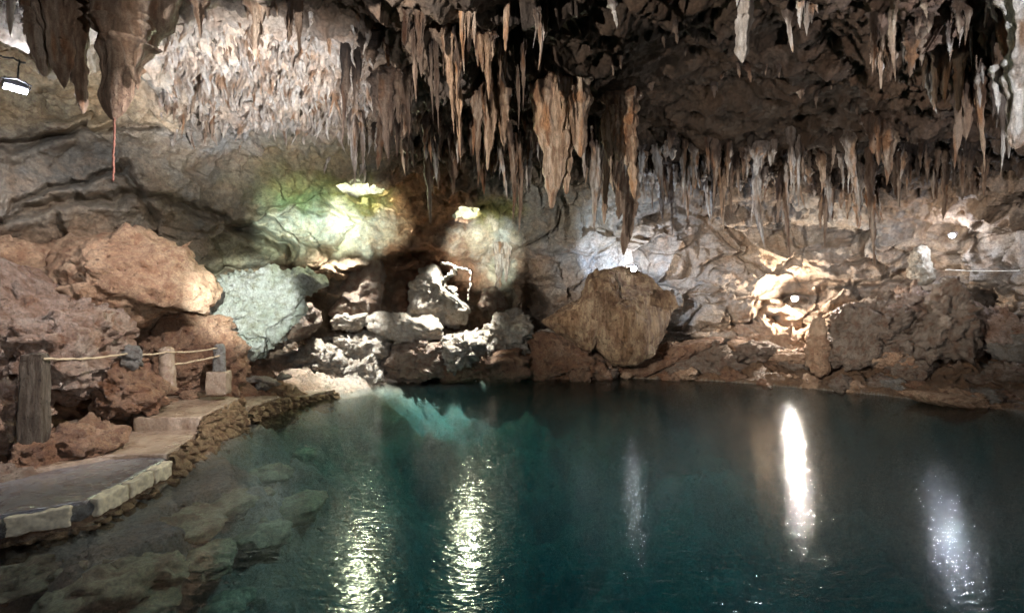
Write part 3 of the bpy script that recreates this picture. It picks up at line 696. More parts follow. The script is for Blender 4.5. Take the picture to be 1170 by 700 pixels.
# the diamond-shaped boulder and what lies around it
OR('boulder', [(619, 367), (632, 354), (655, 338), (672, 322), (690, 307), (712, 303), (742, 318), (757, 330), (766, 348), (769, 374), (757, 395), (742, 409), (722, 416), (700, 412), (675, 398), (650, 385), (630, 376)], 14.75, 2.2, 'diamond', 33, 'huge diamond shaped ochre boulder with dark vertical streaks at the back shore', sub=6, p=3.4, amt=0.5, fac=6, crag=0.35)
OR('boulder', [(602, 392), (620, 380), (650, 388), (680, 402), (700, 416), (695, 434), (640, 436), (604, 434)], 14.85, 1.2, 'red', 34, 'reddish rock wedged under the left corner of the diamond shaped boulder', crag=0.8)
OR('boulder', [(608, 382), (615, 375), (640, 378), (648, 388), (625, 392)], 15.15, 0.6, 'white', 35, 'small pale flat stone left of the diamond shaped boulder')
OR('boulder', [(690, 428), (715, 412), (760, 396), (800, 386), (828, 384), (822, 394), (790, 404), (755, 420), (720, 436)], 15.05, 1.0, 'red', 36, 'long reddish slab sloping up to the right beneath the diamond shaped boulder', crag=0.5)
OR('boulder', [(745, 425), (770, 405), (805, 398), (845, 400), (862, 415), (860, 436), (800, 440), (750, 438)], 15.05, 1.1, 'brown', 37, 'broad brown rock at the waterline right of the long reddish slab', crag=1.2, amt=1.35)
OR('boulder', [(830, 400), (845, 380), (872, 370), (905, 374), (932, 378), (952, 396), (940, 420), (900, 428), (850, 424)], 15.35, 1.3, 'tan', 38, 'tan rock directly below the warm wall lamp, edged with white', crag=1.2, amt=1.35)
OR('boulder', [(858, 436), (870, 416), (900, 410), (925, 418), (930, 446), (890, 448)], 14.55, 0.9, 'red', 39, 'red brown rock at the water right below the tan lamp lit rock', crag=1.2, amt=1.35)
OR('rock_column', [(922, 420), (926, 385), (930, 362), (938, 360), (944, 385), (946, 425), (934, 430)], 13.4, 0.5, 'tan', 40, 'slender upright tan rock column right of the warm wall lamp', cat='rock column', fac=3)
OR('boulder', [(940, 415), (948, 375), (965, 350), (1000, 345), (1035, 340), (1040, 360), (1015, 385), (985, 405), (960, 425)], 13.3, 1.5, 'brown', 41, 'big angular brown rock right of the slender rock column', sub=6, crag=0.35, amt=1.5, fac=12)
OR('boulder', [(985, 415), (1000, 392), (1020, 370), (1060, 352), (1075, 365), (1070, 400), (1030, 415)], 12.9, 1.4, 'brown', 42, 'faceted brown block leaning left of the tall pointed rock', sub=6, crag=0.35, amt=1.5, fac=12)
OR('stalagmite', [(1048, 402), (1058, 372), (1070, 345), (1076, 318), (1084, 311), (1091, 330), (1106, 352), (1108, 388), (1100, 410), (1065, 412)], 11.8, 0.9, 'brown', 43, 'tall pointed brown rock with a white tip at the right shore', cat='stalagmite', fac=4, crag=0.8, amt=1.35)
OR('boulder', [(1010, 350), (1040, 330), (1065, 332), (1070, 352), (1045, 366), (1015, 368)], 13.0, 0.8, 'pink', 44, 'pink crusted rock left of the tall pointed rock', crag=1.6, amt=1.35)
OR('boulder', [(1105, 395), (1108, 360), (1125, 348), (1145, 358), (1165, 378), (1195, 385), (1195, 402), (1130, 405)], 12.0, 1.0, 'pink', 45, 'pink and white crusted rock right of the tall pointed rock', crag=1.8, amt=1.35)
OR('boulder', [(1130, 395), (1155, 380), (1200, 378), (1200, 410), (1140, 412)], 11.6, 0.8, 'grey', 46, 'greyish rock at the right photo edge above the shore')
OR('boulder', [(1045, 285), (1056, 280), (1062, 300), (1064, 322), (1052, 330), (1040, 318)], 13.0, 0.5, 'white', 47, 'white calcite knob above the pink crusted rock', cat='rock', fac=3)
OR('shore_ledge', [(1032, 452), (1045, 446), (1100, 448), (1150, 455), (1200, 462), (1200, 476), (1120, 470), (1060, 462)], 10.9, 0.9, 'tan', 48, 'flat tan ledge at the waterline at the right photo edge', cat='rock', crag=1.1, amt=1.35)

ordn = ['first', 'second', 'third', 'fourth', 'fifth', 'sixth', 'seventh', 'eighth', 'ninth', 'tenth', 'eleventh', 'twelfth', 'thirteenth', 'fourteenth', 'fifteenth', 'sixteenth', 'seventeenth', 'eighteenth', 'nineteenth', 'twentieth']
def nth(i):
    if i < 20: return ordn[i]
    t = ['', '', 'twenty', 'thirty', 'forty', 'fifty', 'sixty', 'seventy', 'eighty', 'ninety'][(i + 1) // 10 % 10]
    h = 'hundred and ' if i + 1 > 100 else ''
    u = (i + 1) % 10
    return h + (t + '-' + ordn[u - 1] if u else t[:-1] + 'ieth')

def scatter(n, x0, x1, yfun, dfun, smin, smax, mats, what, where, group, seed0, crag=0.7, sub=4, flat=0.6):
    r_ = random.Random(seed0)
    xs = sorted(x0 + (x1 - x0) * (i + r_.random()) / n for i in range(n))
    for i, x in enumerate(xs):
        py_ = yfun(x, r_); d_ = dfun(x, py_, r_)
        p_ = P(x, py_, d_); s = r_.uniform(smin, smax)
        rock(what, (p_[0], p_[1], p_[2]), (s * r_.uniform(0.9, 1.7), s * r_.uniform(0.8, 1.2), s * r_.uniform(flat * 0.7, flat * 1.3)), r_.choice(mats), seed0 + i * 3,
             f'{nth(i)} from left of {where}', 'rock', group, sub, r_.uniform(0, 6), crag)
shore_y = lambda x: np.interp(x, [430, 600, 700, 820, 900, 980, 1100, 1170, 1230], [438, 432, 432, 435, 441, 448, 461, 468, 476])
wl = lambda x: 1214 / (shore_y(x) - 350)
scatter(26, 615, 1000, lambda x, r: shore_y(x) - r.uniform(-1, 8), lambda x, y, r: wl(x) + r.uniform(0.0, 0.4), 0.3, 0.75, ['red', 'brown', 'tan', 'red'], 'shore_rock', 'the small reddish rocks lining the back waterline', 'small rocks along the back waterline', 500)
scatter(24, 985, 1190, lambda x, r: shore_y(x) - r.uniform(2, 12), lambda x, y, r: wl(x) + r.uniform(0.1, 0.6), 0.35, 0.8, ['brown', 'red', 'grey'], 'shore_rock', 'the brown rocks along the waterline at the right shore', 'rocks along the right waterline', 600)
scatter(26, 850, 1190, lambda x, r: shore_y(x) - r.uniform(22, 48), lambda x, y, r: wl(x) + r.uniform(0.8, 1.6), 0.5, 1.2, ['brown', 'brown', 'tan', 'grey'], 'bank_rock', 'the larger rocks heaped above the right shore', 'rocks heaped above the right shore', 700, sub=5)
scatter(52, 315, 500, lambda x, r: 440 - (x - 330) * 0.15 - r.uniform(-4, 52), lambda x, y, r: 12.6 + (440 - y) * 0.04 + (x - 330) * 0.006, 0.2, 0.5, ['white', 'white', 'grey'], 'shore_rock', 'the small white stones on the pale slope left of the pool', 'white stones on the pale slope', 800, crag=1.0, flat=0.5)
scatter(9, 262, 330, lambda x, r: 455 - (x - 262) * 0.25 - r.uniform(0, 14), lambda x, y, r: 10.4 + r.uniform(0, 0.9), 0.2, 0.5, ['grey', 'white', 'brown'], 'shore_rock', 'the grey stones beyond the last rail post', 'grey stones beyond the rail posts', 850, flat=0.5)
scatter(9, 60, 235, lambda x, r: np.interp(x, [60, 235], [500, 452]) - r.uniform(0, 8), lambda x, y, r: np.interp(x, [60, 235], [6.6, 9.2]), 0.18, 0.34, ['red', 'pink', 'brown'], 'bank_rock', 'the small red stones along the inner edge of the walkway', 'small red stones along the walkway', 880)

r_ = random.Random(77)
sub = [(8, 655), (70, 640), (120, 625), (165, 650), (60, 690), (200, 600), (225, 640), (150, 690), (255, 575), (290, 610), (240, 690), (300, 540), (330, 580), (200, 565), (340, 520), (110, 670)]
for i, (x, y) in enumerate(sorted(sub)):
    X_, Y_, zz = 0, 0, 0
    for t_r in np.linspace(1214 / (y - 350), 1214 / (y - 350) * 3, 200):
        q_r = P(x, y, t_r)
        if q_r[2] < floor_z(q_r[0], q_r[1]): break
    X_, Y_, zz = q_r
    zz = min(zz, -0.22); X_ += 0.15
    s_r = r_.uniform(0.45, 0.95)
    rock('submerged_rock', (X_, Y_, zz), (s_r * 1.3, s_r, min(s_r * 0.5, -zz * 1.3)), 'bedrock', 1200 + i, f'{nth(i)} from left of the olive brown rocks under the water beside the walkway', 'rock', 'submerged rocks beside the walkway', 4, r_.uniform(0, 6), 0.2)

# ------------------------------------------------------------------ walkway and its retaining wall
def slab(name, poly, z0, z1, mat, seed, n=90, kind='structure', label=None):
    """poly: outline in plan, counter-clockwise; a worn slab with an uneven edge"""
    poly = np.array(poly, float); m_ = len(poly)
    ring = []
    for i in range(m_):
        a_, b_ = poly[i], poly[(i + 1) % m_]; L_ = np.linalg.norm(b_ - a_); k = max(2, int(L_ / 0.06))
        for j in range(k): ring.append(a_ + (b_ - a_) * j / k)
    ring = np.array(ring); c_ = ring.mean(0); nR = len(ring)
    layers = [(1.0, z0), (1.0, z0 * 0.5 + z1 * 0.5), (1.0, z1 - 0.02), (0.985, z1)] + [(k, z1) for k in np.linspace(0.95, 0.03, 26)]
    V_ = []
    for k, zz in layers:
        for p_ in ring:
            q_ = c_ + (p_ - c_) * k; V_.append((q_[0], q_[1], zz))
    V_ = np.array(V_)
    w_ = fbm(V_ * 5, 4, seed) * 0.03
    nrm = V_[:, :2] - c_; nrm /= np.maximum(np.linalg.norm(nrm, axis=1, keepdims=True), 1e-6)
    V_[:, :2] += nrm * w_[:, None]; V_[:, 2] += fbm(V_ * 2.2 + 7, 4, seed + 1) * 0.018
    Fc = [(i * nR + j, i * nR + (j + 1) % nR, (i + 1) * nR + (j + 1) % nR, (i + 1) * nR + j) for i in range(len(layers) - 1) for j in range(nR)]
    Fc.append(tuple((len(layers) - 1) * nR + j for j in range(nR)))
    o = mesh_obj(name, V_, Fc, M[mat]); return tag(o, label, kind=kind)
slab('walkway', [(-6.9, 3.4), (-4.86, 3.6), (-4.78, 4.45), (-4.27, 4.82), (-4.33, 5.5), (-4.42, 6.18), (-5.35, 6.3), (-6.0, 6.0), (-7.0, 6.0)], -0.3, 0.26, 'wetpath', 1, label='wet grey concrete walkway at the lower left')
slab('walkway_step', [(-5.6, 5.6), (-5.1, 6.16), (-4.43, 6.20), (-4.6, 6.9), (-4.78, 7.5), (-5.9, 7.5)], -0.3, 0.31, 'path', 2, label='brown worn middle step of the walkway')
slab('walkway_step', [(-5.75, 7.35), (-4.78, 7.4), (-4.9, 8.2), (-5.06, 9.0), (-6.6, 9.3), (-6.4, 8.0)], -0.3, 0.51, 'path', 3, label='brown upper step of the walkway below the last rail post')
slab('walkway_step', [(-6.2, 9.0), (-5.05, 9.0), (-5.0, 9.6), (-4.95, 10.3), (-6.1, 10.3)], -0.3, 0.30, 'path', 4, label='narrow far step of the walkway beyond the last rail post')
slab('walkway_step', [(-5.7, 10.25), (-4.92, 10.3), (-4.7, 11.2), (-4.35, 11.9), (-4.9, 12.0), (-5.5, 11.4)], -0.3, 0.16, 'path', 5, label='low stone edging that follows the pale far left shore')

wallr = empty('retaining_wall', (-4.6, 6.5, 0), 'rubble stone retaining wall with pale blocks that carries the walkway above the water', 'wall')
def wall_strip(path, ztop, zbot, seed, nm='rubble_face'):
    path = np.array(path, float)
    seg = np.r_[0, np.cumsum(np.linalg.norm(np.diff(path, axis=0), axis=1))]
    ns = int(seg[-1] / 0.014); nz = 60
    s = np.linspace(0, seg[-1], ns)
    xs = np.interp(s, seg, path[:, 0]); ys = np.interp(s, seg, path[:, 1]); zt = np.interp(s, seg, ztop)
    tx = np.gradient(xs); ty = np.gradient(ys); l_ = np.hypot(tx, ty); nxn, nyn = ty / l_, -tx / l_
    V_ = []; Nr = []
    for j in range(nz):
        t = j / (nz - 1); zz = zt * (1 - t) + zbot * t; bat = 0.16 * (1 - zz / 0.55).clip(0, 2)
        V_.append(np.c_[xs + nxn * bat, ys + nyn * bat, zz]); Nr.append(np.c_[nxn, nyn, 0 * nxn])
    V_ = np.vstack(V_); Nr = np.vstack(Nr)
    wv = V_ + np.c_[fbm(V_ * 4, 2, 1), fbm(V_ * 4, 2, 2), fbm(V_ * 4, 2, 3)] * 0.05
    a1, a2, ai = worley(wv * np.array([6.2, 6.2, 8.5]), seed)
    V_ = V_ + Nr * (sstep(0.02, 0.3, a2 - a1) * 0.075 + (ai - 0.5) * 0.07 + fbm(V_ * 14, 3, seed) * 0.012 - 0.05)[:, None]
    idx_ = np.arange(nz * ns).reshape(nz, ns)
    Qs = np.stack([idx_[:-1, :-1], idx_[1:, :-1], idx_[1:, 1:], idx_[:-1, 1:]], -1).reshape(-1, 4)
    return mesh_obj(nm, V_ , Qs, M['rubble'], parent=wallr, loc=None)
for o in [wall_strip([(-4.42, 6.12), (-4.60, 6.9), (-4.78, 7.5), (-4.9, 8.2), (-5.06, 9.05), (-5.35, 9.1)], [0.30, 0.31, 0.50, 0.50, 0.50, 0.48], -0.45, 31),
          wall_strip([(-5.0, 9.05), (-4.98, 9.6), (-4.93, 10.3), (-4.7, 11.2), (-4.35, 11.95)], [0.28, 0.28, 0.27, 0.13, 0.10], -0.3, 32),
          wall_strip([(-4.86, 3.4), (-4.80, 4.42), (-4.29, 4.80), (-4.35, 5.5), (-4.44, 6.18)], [0.045] * 5, -0.5, 33)]:
    o.location = (4.6, -6.5, 0)
mort = tube([(-4.83, 3.4, 0.14), (-4.82, 4.45, 0.14), (-4.33, 4.80, 0.14), (-4.40, 5.5, 0.15), (-4.48, 6.2, 0.15)], 0.10, 12, 0.02, 4)
o = mesh_obj('mortar_bed', mort[0], clean_faces(mort[1]), M['cement'], parent=wallr, loc=None); o.location = (4.6, -6.5, 0)
for (a_, b_) in (((-4.795, 4.22), (-4.775, 4.45)), ((-4.72, 4.505), (-4.34, 4.765)), ((-4.272, 4.90), (-4.30, 5.32)), ((-4.303, 5.37), (-4.335, 5.74)), ((-4.34, 5.79), (-4.375, 6.12))):
    a_, b_ = np.array(a_), np.array(b_); L_ = np.linalg.norm(b_ - a_); ang = math.atan2(b_[1] - a_[1], b_[0] - a_[0]); mid = (a_ + b_) / 2
    V_, Q_ = box((mid[0], mid[1], 0.155), (L_, 0.15, 0.185), rz=ang, bev=0.02, n=24, rough=0.03, seed=int(L_ * 1000))
    o = mesh_obj('block', V_, Q_, M['block'], parent=wallr); o.location = (4.6, -6.5, 0)

# ------------------------------------------------------------------ rail posts and ropes
p1 = P(38, 520, 5.85)
V_, Q_ = box((p1[0], p1[1], 0.98), (0.24, 0.24, 1.30), rz=0.35, bev=0.03, n=40, rough=0.012, seed=3)
t_ = (V_[:, 2] - 0.3) / 1.3; V_[:, :2] = p1[:2] + (V_[:, :2] - p1[:2]) * (1.04 - 0.14 * t_[:, None]); V_[:, 0] += t_ * 0.03
V_ = V_ + (V_ - np.array([p1[0], p1[1], 0]))* np.array([1, 1, 0]) * (chips(warp(V_, 6, 9, 0.04) * np.array([9, 9, 5]), 3) * 0.10 - 0.10 * np.exp(-((V_[:, 2] - 1.5 + V_[:, 0] * 0.3 + 1.6) / 0.02) ** 2))[:, None]
o = mesh_obj('rail_post', V_, Q_, M['post'], loc=(p1[0], p1[1], 0.33)); tag(o, 'tall square dark concrete rail post nearest the camera on the walkway', 'post', 'posts of the walkway railing')
p2 = P(150, 412, 7.45)
U, T = ico(4); V_ = U * np.array([0.13, 0.12, 0.17]); V_[:, 0] += 0.12 * (V_[:, 2] < 0) * -V_[:, 2] * 2
V_ = rough_up(V_ + p2 + np.array([0, 0, 0.05]), U, 0.2, 5, 1.6)
o = mesh_obj('rail_post', V_, T, M['cement'], loc=(p2[0], p2[1], p2[2] - 0.1)); tag(o, 'broken grey cement post stub on the pointed brown boulder', 'post', 'posts of the walkway railing')
def round_post(pxt, pyt, pxb, pyb, d_, r_, label, mat, base=None):
    a_, b_ = P(pxt, pyt, d_), P(pxb, pyb, d_); n = 26
    pts = [b_ + (a_ - b_) * t for t in np.linspace(0, 1, n)]; rad = [r_ * (1.15 - 0.2 * t) for t in np.linspace(0, 1, n)]; rad[-1] *= 0.6; rad[-2] *= 0.9
    t1 = tube(pts, rad, 20, 0.016, int(pxt))
    if base is None:
        o = mesh_obj('rail_post', t1[0], clean_faces(t1[1]), M[mat], loc=b_); return tag(o, label, 'post', 'posts of the walkway railing')
    e = empty('rail_post', b_, label, 'post', 'posts of the walkway railing')
    o = mesh_obj('shaft', t1[0], clean_faces(t1[1]), M[mat], parent=e); o.location = tuple(-b_)
    bx_ = box((b_[0], b_[1], b_[2] + base / 2 - 0.05), (0.34, 0.3, base), rz=0.2, bev=0.03, n=8, rough=0.02, seed=8)
    o = mesh_obj('footing', bx_[0], bx_[1], M['path'], parent=e); o.location = tuple(-b_)
    return e
round_post(190, 396, 192, 446, 8.0, 0.11, 'rounded leaning rail post second from the far end of the walkway', 'path')
round_post(251, 393, 250, 447, 8.8, 0.10, 'grey square footed rail post at the far end of the walkway', 'cement', base=0.42)
round_post(46, 366, 46, 404, 7.4, 0.10, 'short brown post stub on the jagged pinkish boulder', 'path')
def rope(pts, r_, mat, label, cat, name, sag=0.03, n=16):
    pp = []
    for a_, b_ in zip(pts[:-1], pts[1:]):
        for t in np.linspace(0, 1, n, endpoint=False):
            q_ = a_ + (b_ - a_) * t; q_ = q_ - np.array([0, 0, sag * 4 * t * (1 - t)]); pp.append(q_)
    pp.append(pts[-1]); rr_ = r_ * (1 + 0.22 * np.sin(np.arange(len(pp)) * 2.1)); V_, Q_ = tube(pp, rr_, 8, r_ * 0.8, 3)
    o = mesh_obj(name, V_, clean_faces(Q_), M[mat], loc=pts[0]); return tag(o, label, cat)
rope([P(50, 410, 5.80), P(146, 404, 7.35), P(190, 402, 7.9), P(251, 397, 8.75)], 0.014, 'rope', 'upper pale handrail rope strung between all the rail posts', 'rope', 'handrail_rope')
rope([P(190, 417, 7.92), P(251, 406, 8.72)], 0.016, 'rope', 'lower short handrail rope between the two far rail posts', 'rope', 'handrail_rope', 0.02)

# ------------------------------------------------------------------ lamps
def floodlight(px_, py_, d_, target, w, h_, mat, power, color, label, heads=1, spot=None, radius=0.06, name='floodlight', yaw=None):
    c_ = P(px_, py_, d_); e = empty(name, c_, label, 'floodlight', 'floodlights on the cave rock')
    dirv = Vector(target) - Vector(c_); rot = dirv.to_track_quat('-Y', 'Z').to_euler()
    if heads == 1:            # round lamp: ribbed can, domed glass, bail
        can = tube([(0, 0.16, 0), (0, 0.15, 0), (0, 0.08, 0), (0, 0.075, 0), (0, 0.03, 0), (0, 0.0, 0), (0, 0.0, 0)], [w * 0.2, w * 0.32, w * 0.36, w * 0.44, w * 0.46, w * 0.5, w * 0.47], 24)
        h0 = mesh_obj('housing', can[0], clean_faces(can[1]), M['metal'], parent=e); h0.rotation_euler = rot
        U_, T_ = ico(3); l0 = mesh_obj('lens', U_ * np.array([w * 0.45, w * 0.22, w * 0.45]) + np.array([0, -0.004, 0]), T_, M[mat], parent=e); l0.rotation_euler = rot
    else:
        V_, Q_ = box((0, 0.05, 0), (w, 0.09, h_), bev=0.012, n=6)
        fins = [box((0 + w * (i - 2) * 0.2, 0.115, 0), (0.012, 0.05, h_ * 0.8), bev=0.003, n=2) for i in range(5)]
        Vm, Qm = merge([(V_, Q_)] + fins); h0 = mesh_obj('housing', Vm, Qm, M['metal'], parent=e); h0.rotation_euler = rot
        for i in range(heads):
            xx = (i - (heads - 1) / 2) * w / heads
            V_, Q_ = box((xx, -0.002, 0), (w * 0.7 / heads, 0.016, h_ * 0.7), bev=0.006, n=4)
            l0 = mesh_obj('lens', V_, Q_, M[mat], parent=e); l0.rotation_euler = rot
    t1 = tube([(-w / 2 - 0.02, 0.05, 0), (-w / 2 - 0.02, 0.06, h_ * 0.6), (0, 0.08, h_ * 0.9), (w / 2 + 0.02, 0.06, h_ * 0.6), (w / 2 + 0.02, 0.05, 0)], 0.009, 8)
    b0 = mesh_obj('bracket', t1[0], clean_faces(t1[1]), M['metal'], parent=e); b0.rotation_euler = rot
    if power:
        li = bpy.data.lights.new('lamp_light', 'SPOT' if spot else 'POINT'); li.energy = power; li.color = color; li.shadow_soft_size = radius
        if spot: li.spot_size = R(spot); li.spot_blend = 0.6
        lo = bpy.data.objects.new('lamp_light', li); COL.objects.link(lo); lo.parent = e
        nd = dirv.normalized(); lo.location = nd * 0.12
        lo.rotation_euler = nd.to_track_quat('-Z', 'Y').to_euler()
    return e
def spot(loc, target, power, size, color=(1, 0.93, 0.82), radius=0.1, blend=0.5, name='unseen_spot'):
    li = bpy.data.lights.new(name, 'SPOT'); li.energy = power; li.color = color; li.spot_size = R(size); li.spot_blend = blend; li.shadow_soft_size = radius
    lo = bpy.data.objects.new(name, li); COL.objects.link(lo); lo.location = tuple(loc)
    lo.rotation_euler = (Vector(target) - Vector(loc)).to_track_quat('-Z', 'Y').to_euler()
    return lo
COOL = (0.80, 0.88, 1.0); WARM = (1.0, 0.945, 0.87); NEUT = (1.0, 0.98, 0.96)
dA = 14.2
floodlight(724, 307, 14.4, (2.2, 8.0, 2.0), 0.19, 0.13, 'lens_white', 0, COOL, 'cold white floodlight glaring over the top of the diamond shaped boulder')
floodlight(908, 341, hit(908, 341) - 0.85, P(850, 380, 13.6) + np.array([0, -2, 0]), 0.19, 0.13, 'lens_warm', 230, (1.0, 0.90, 0.76), 'bright floodlight on the orange rock face right of the diamond shaped boulder')
floodlight(1088, 269, hit(1088, 269) - 0.6, P(1040, 300, 10.5), 0.14, 0.09, 'lens_white', 38, COOL, 'small cold floodlight high on the right wall above the tall pointed rock')
floodlight(18, 102, 6.3, P(60, 330, 5.6), 0.24, 0.12, 'lens_white', 70, COOL, 'four lens floodlight hanging by the wall at the upper left', heads=4)

# ------------------------------------------------------------------ stalactites
def cone(L_, r0, seed, seg=18, nring=34, flat=1.0, bend=0.05, power=0.8, flute=0.3, top=(0, 0, 0), blunt=0.12, flare=0.9):
    """one drip: rings from the root down to the tip, stepped, bulging and fluted"""
    r_ = np.random.default_rng(seed)
    t = np.linspace(0, 1, nring); ph = r_.uniform(0, 6.28, 6)
    cx_ = bend * L_ * (np.sin(t * r_.uniform(1.5, 5) + ph[0]) - math.sin(ph[0])) * t; cy_ = bend * L_ * (np.sin(t * r_.uniform(1.5, 4) + ph[1]) - math.sin(ph[1])) * t
    prof = (1 - t ** 1.5) ** power * (1 - blunt) + blunt * (1 - t ** 8)
    one = np.c_[t * r_.uniform(5, 9), np.full(nring, seed * 0.73), np.full(nring, seed * 1.91)]
    kk = 0.45 if r0 > 0.28 else 1.0
    flute = flute * (0.55 if r0 > 0.28 else 1.0)
    prof *= 1 + kk * (0.75 * gnoise(one, 3) + 0.4 * gnoise(one * 2.7, 4))
    st = sstep(0, 0.12, t - r_.uniform(0.25, 0.6)); prof *= 1 - r_.uniform(0.1, 0.42) * st   # a step where the drip narrows
    prof *= 1 + flare * np.exp(-t / 0.05)
    prof = np.maximum(prof, 0.01)
    th = np.linspace(0, 2 * np.pi, seg, endpoint=False)
    T_, TH = np.meshgrid(t, th, indexing='ij'); zz = T_ * L_ / max(r0, 0.02)
    tw = TH + 0.25 * np.sin(zz * 0.22 + ph[3])
    lobes = 0.55 * np.cos(tw * 3 + ph[4] + 0.5 * np.sin(zz * 0.3)) + 0.45 * np.cos(tw * 5 + ph[5] + np.sin(zz * 0.5))
    q_ = np.stack([np.cos(tw) * 1.6, np.sin(tw) * 1.6, zz * 0.16], -1).reshape(-1, 3) + seed * 1.37
    n_ = ridged(q_, 3, seed % 97) * 1.5 - 1.0 + gnoise(np.stack([np.cos(TH) * 2.6, np.sin(TH) * 2.6, zz * 0.9], -1).reshape(-1, 3) + seed, 5) * 0.7 + gnoise(np.stack([np.cos(TH) * 6, np.sin(TH) * 6, zz * 1.6], -1).reshape(-1, 3) + seed, 6) * 0.4
    rr = r0 * prof[:, None] * np.maximum(1 + flute * (n_.reshape(nring, seg) + 0.8 * lobes), 0.15)
    X_ = top[0] + cx_[:, None] + rr * np.cos(TH) ; Y_ = top[1] + cy_[:, None] + rr * np.sin(TH) * flat; Z_ = top[2] - T_ * L_
    V_ = np.stack([X_, Y_, Z_], -1).reshape(-1, 3)
    Q_ = [(i * seg + k, (i + 1) * seg + k, (i + 1) * seg + (k + 1) % seg, i * seg + (k + 1) % seg) for i in range(nring - 1) for k in range(seg)]
    V_ = np.vstack([V_, [top[0] + cx_[-1], top[1] + cy_[-1], top[2] - L_ * 1.01]]); n0 = len(V_) - 1
    Q_ += [(n0, (nring - 1) * seg + (k + 1) % seg, (nring - 1) * seg + k, (nring - 1) * seg + k) for k in range(seg)]
    return V_, np.array(Q_), (cx_, cy_, prof * r0)

def stalactite(px_, py0, py1, wpx, mat, seed, label, group=None, ndrip=4, d_=None, flat=None, up=0.5, power=None, name='stalactite', cat='stalactite', blunt=0.12, stain=None, solo=False, attach=True, flare=0.9):
    r_ = random.Random(seed * 7 + 1)
    if d_ is None:
        d_ = hit(px_, py0) or 9.0
        d_ -= 0.05
    root = P(px_, py0, d_); L_ = (py1 - py0) / F * d_; r0 = wpx / F * d_ / 2
    big = wpx > 20
    flat = flat or r_.uniform(0.55, 1.0)
    upz = up * min(1.0, L_)
    if attach:
        hh = bvh.ray_cast(Vector(tuple(root)), Vector((0, 0, 1)))
        if hh[0] is not None and hh[0].z - root[2] < 3.5: upz = max(upz, hh[0].z - root[2] + 0.12)
    parts = []
    k_main = 1 if solo else 1 + (wpx > 12) + (wpx > 19) + (wpx > 30)
    order = list(range(k_main)); tallest = r_.randrange(k_main)
    for k in range(k_main):
        off = 0 if k_main == 1 else (k / (k_main - 1) - 0.5) * r0 * 1.15
        rk = r0 if k_main == 1 else r0 * r_.uniform(0.48, 0.68)
        lk = 1.0 if k == tallest else r_.uniform(0.55, 0.92)
        V_, Q_, (cx_, cy_, pr) = cone((L_ + upz) * lk, rk, seed + 31 * k, 34 if big else 20, 110 if big else 56, flat, 0.02 if k_main > 1 else 0.05, power or r_.uniform(0.5, 0.95), 0.30, (off, r_.uniform(-0.4, 0.4) * rk, upz), blunt=blunt, flare=flare)
        parts.append((V_, Q_)); n = len(pr)
        for q in range(max(1, int(round(ndrip * 1.5 / k_main))) if ndrip else 0):
            tt = r_.uniform(0.05, 0.72); i = int(tt * (n - 1)); an = r_.uniform(0, 6.28)
            ox = off + cx_[i] + math.cos(an) * pr[i] * 0.85; oy = cy_[i] + math.sin(an) * pr[i] * 0.85 * flat
            l2 = (L_ + upz) * lk * r_.uniform(0.12, 0.45) * (1.15 - tt)
            r2 = rk * r_.uniform(0.13, 0.40) * (1.15 - tt * 0.6)
            v2, q2, _ = cone(l2, r2, seed * 13 + k * 50 + q, 12, 24, 1.0, 0.07, r_.uniform(0.6, 1.0), 0.28, (ox, oy, upz - tt * (L_ + upz) * lk), flare=0.5)
            parts.append((v2, q2))
    V_, Q_ = merge(parts)
    # shade painted into the root, lit tone further down, ragged edge between
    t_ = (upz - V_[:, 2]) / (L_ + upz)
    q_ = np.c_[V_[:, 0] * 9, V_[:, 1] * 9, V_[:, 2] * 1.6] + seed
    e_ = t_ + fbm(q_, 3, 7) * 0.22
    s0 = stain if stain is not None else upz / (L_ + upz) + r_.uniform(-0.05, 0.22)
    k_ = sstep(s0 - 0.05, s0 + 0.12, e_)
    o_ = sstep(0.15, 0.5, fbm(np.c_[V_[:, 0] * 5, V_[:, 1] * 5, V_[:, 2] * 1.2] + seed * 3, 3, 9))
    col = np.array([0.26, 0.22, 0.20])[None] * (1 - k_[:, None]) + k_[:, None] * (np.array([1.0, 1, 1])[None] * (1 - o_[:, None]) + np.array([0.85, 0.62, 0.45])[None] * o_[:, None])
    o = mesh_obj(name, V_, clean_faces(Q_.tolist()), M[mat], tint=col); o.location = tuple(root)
    return tag(o, label, cat, group)

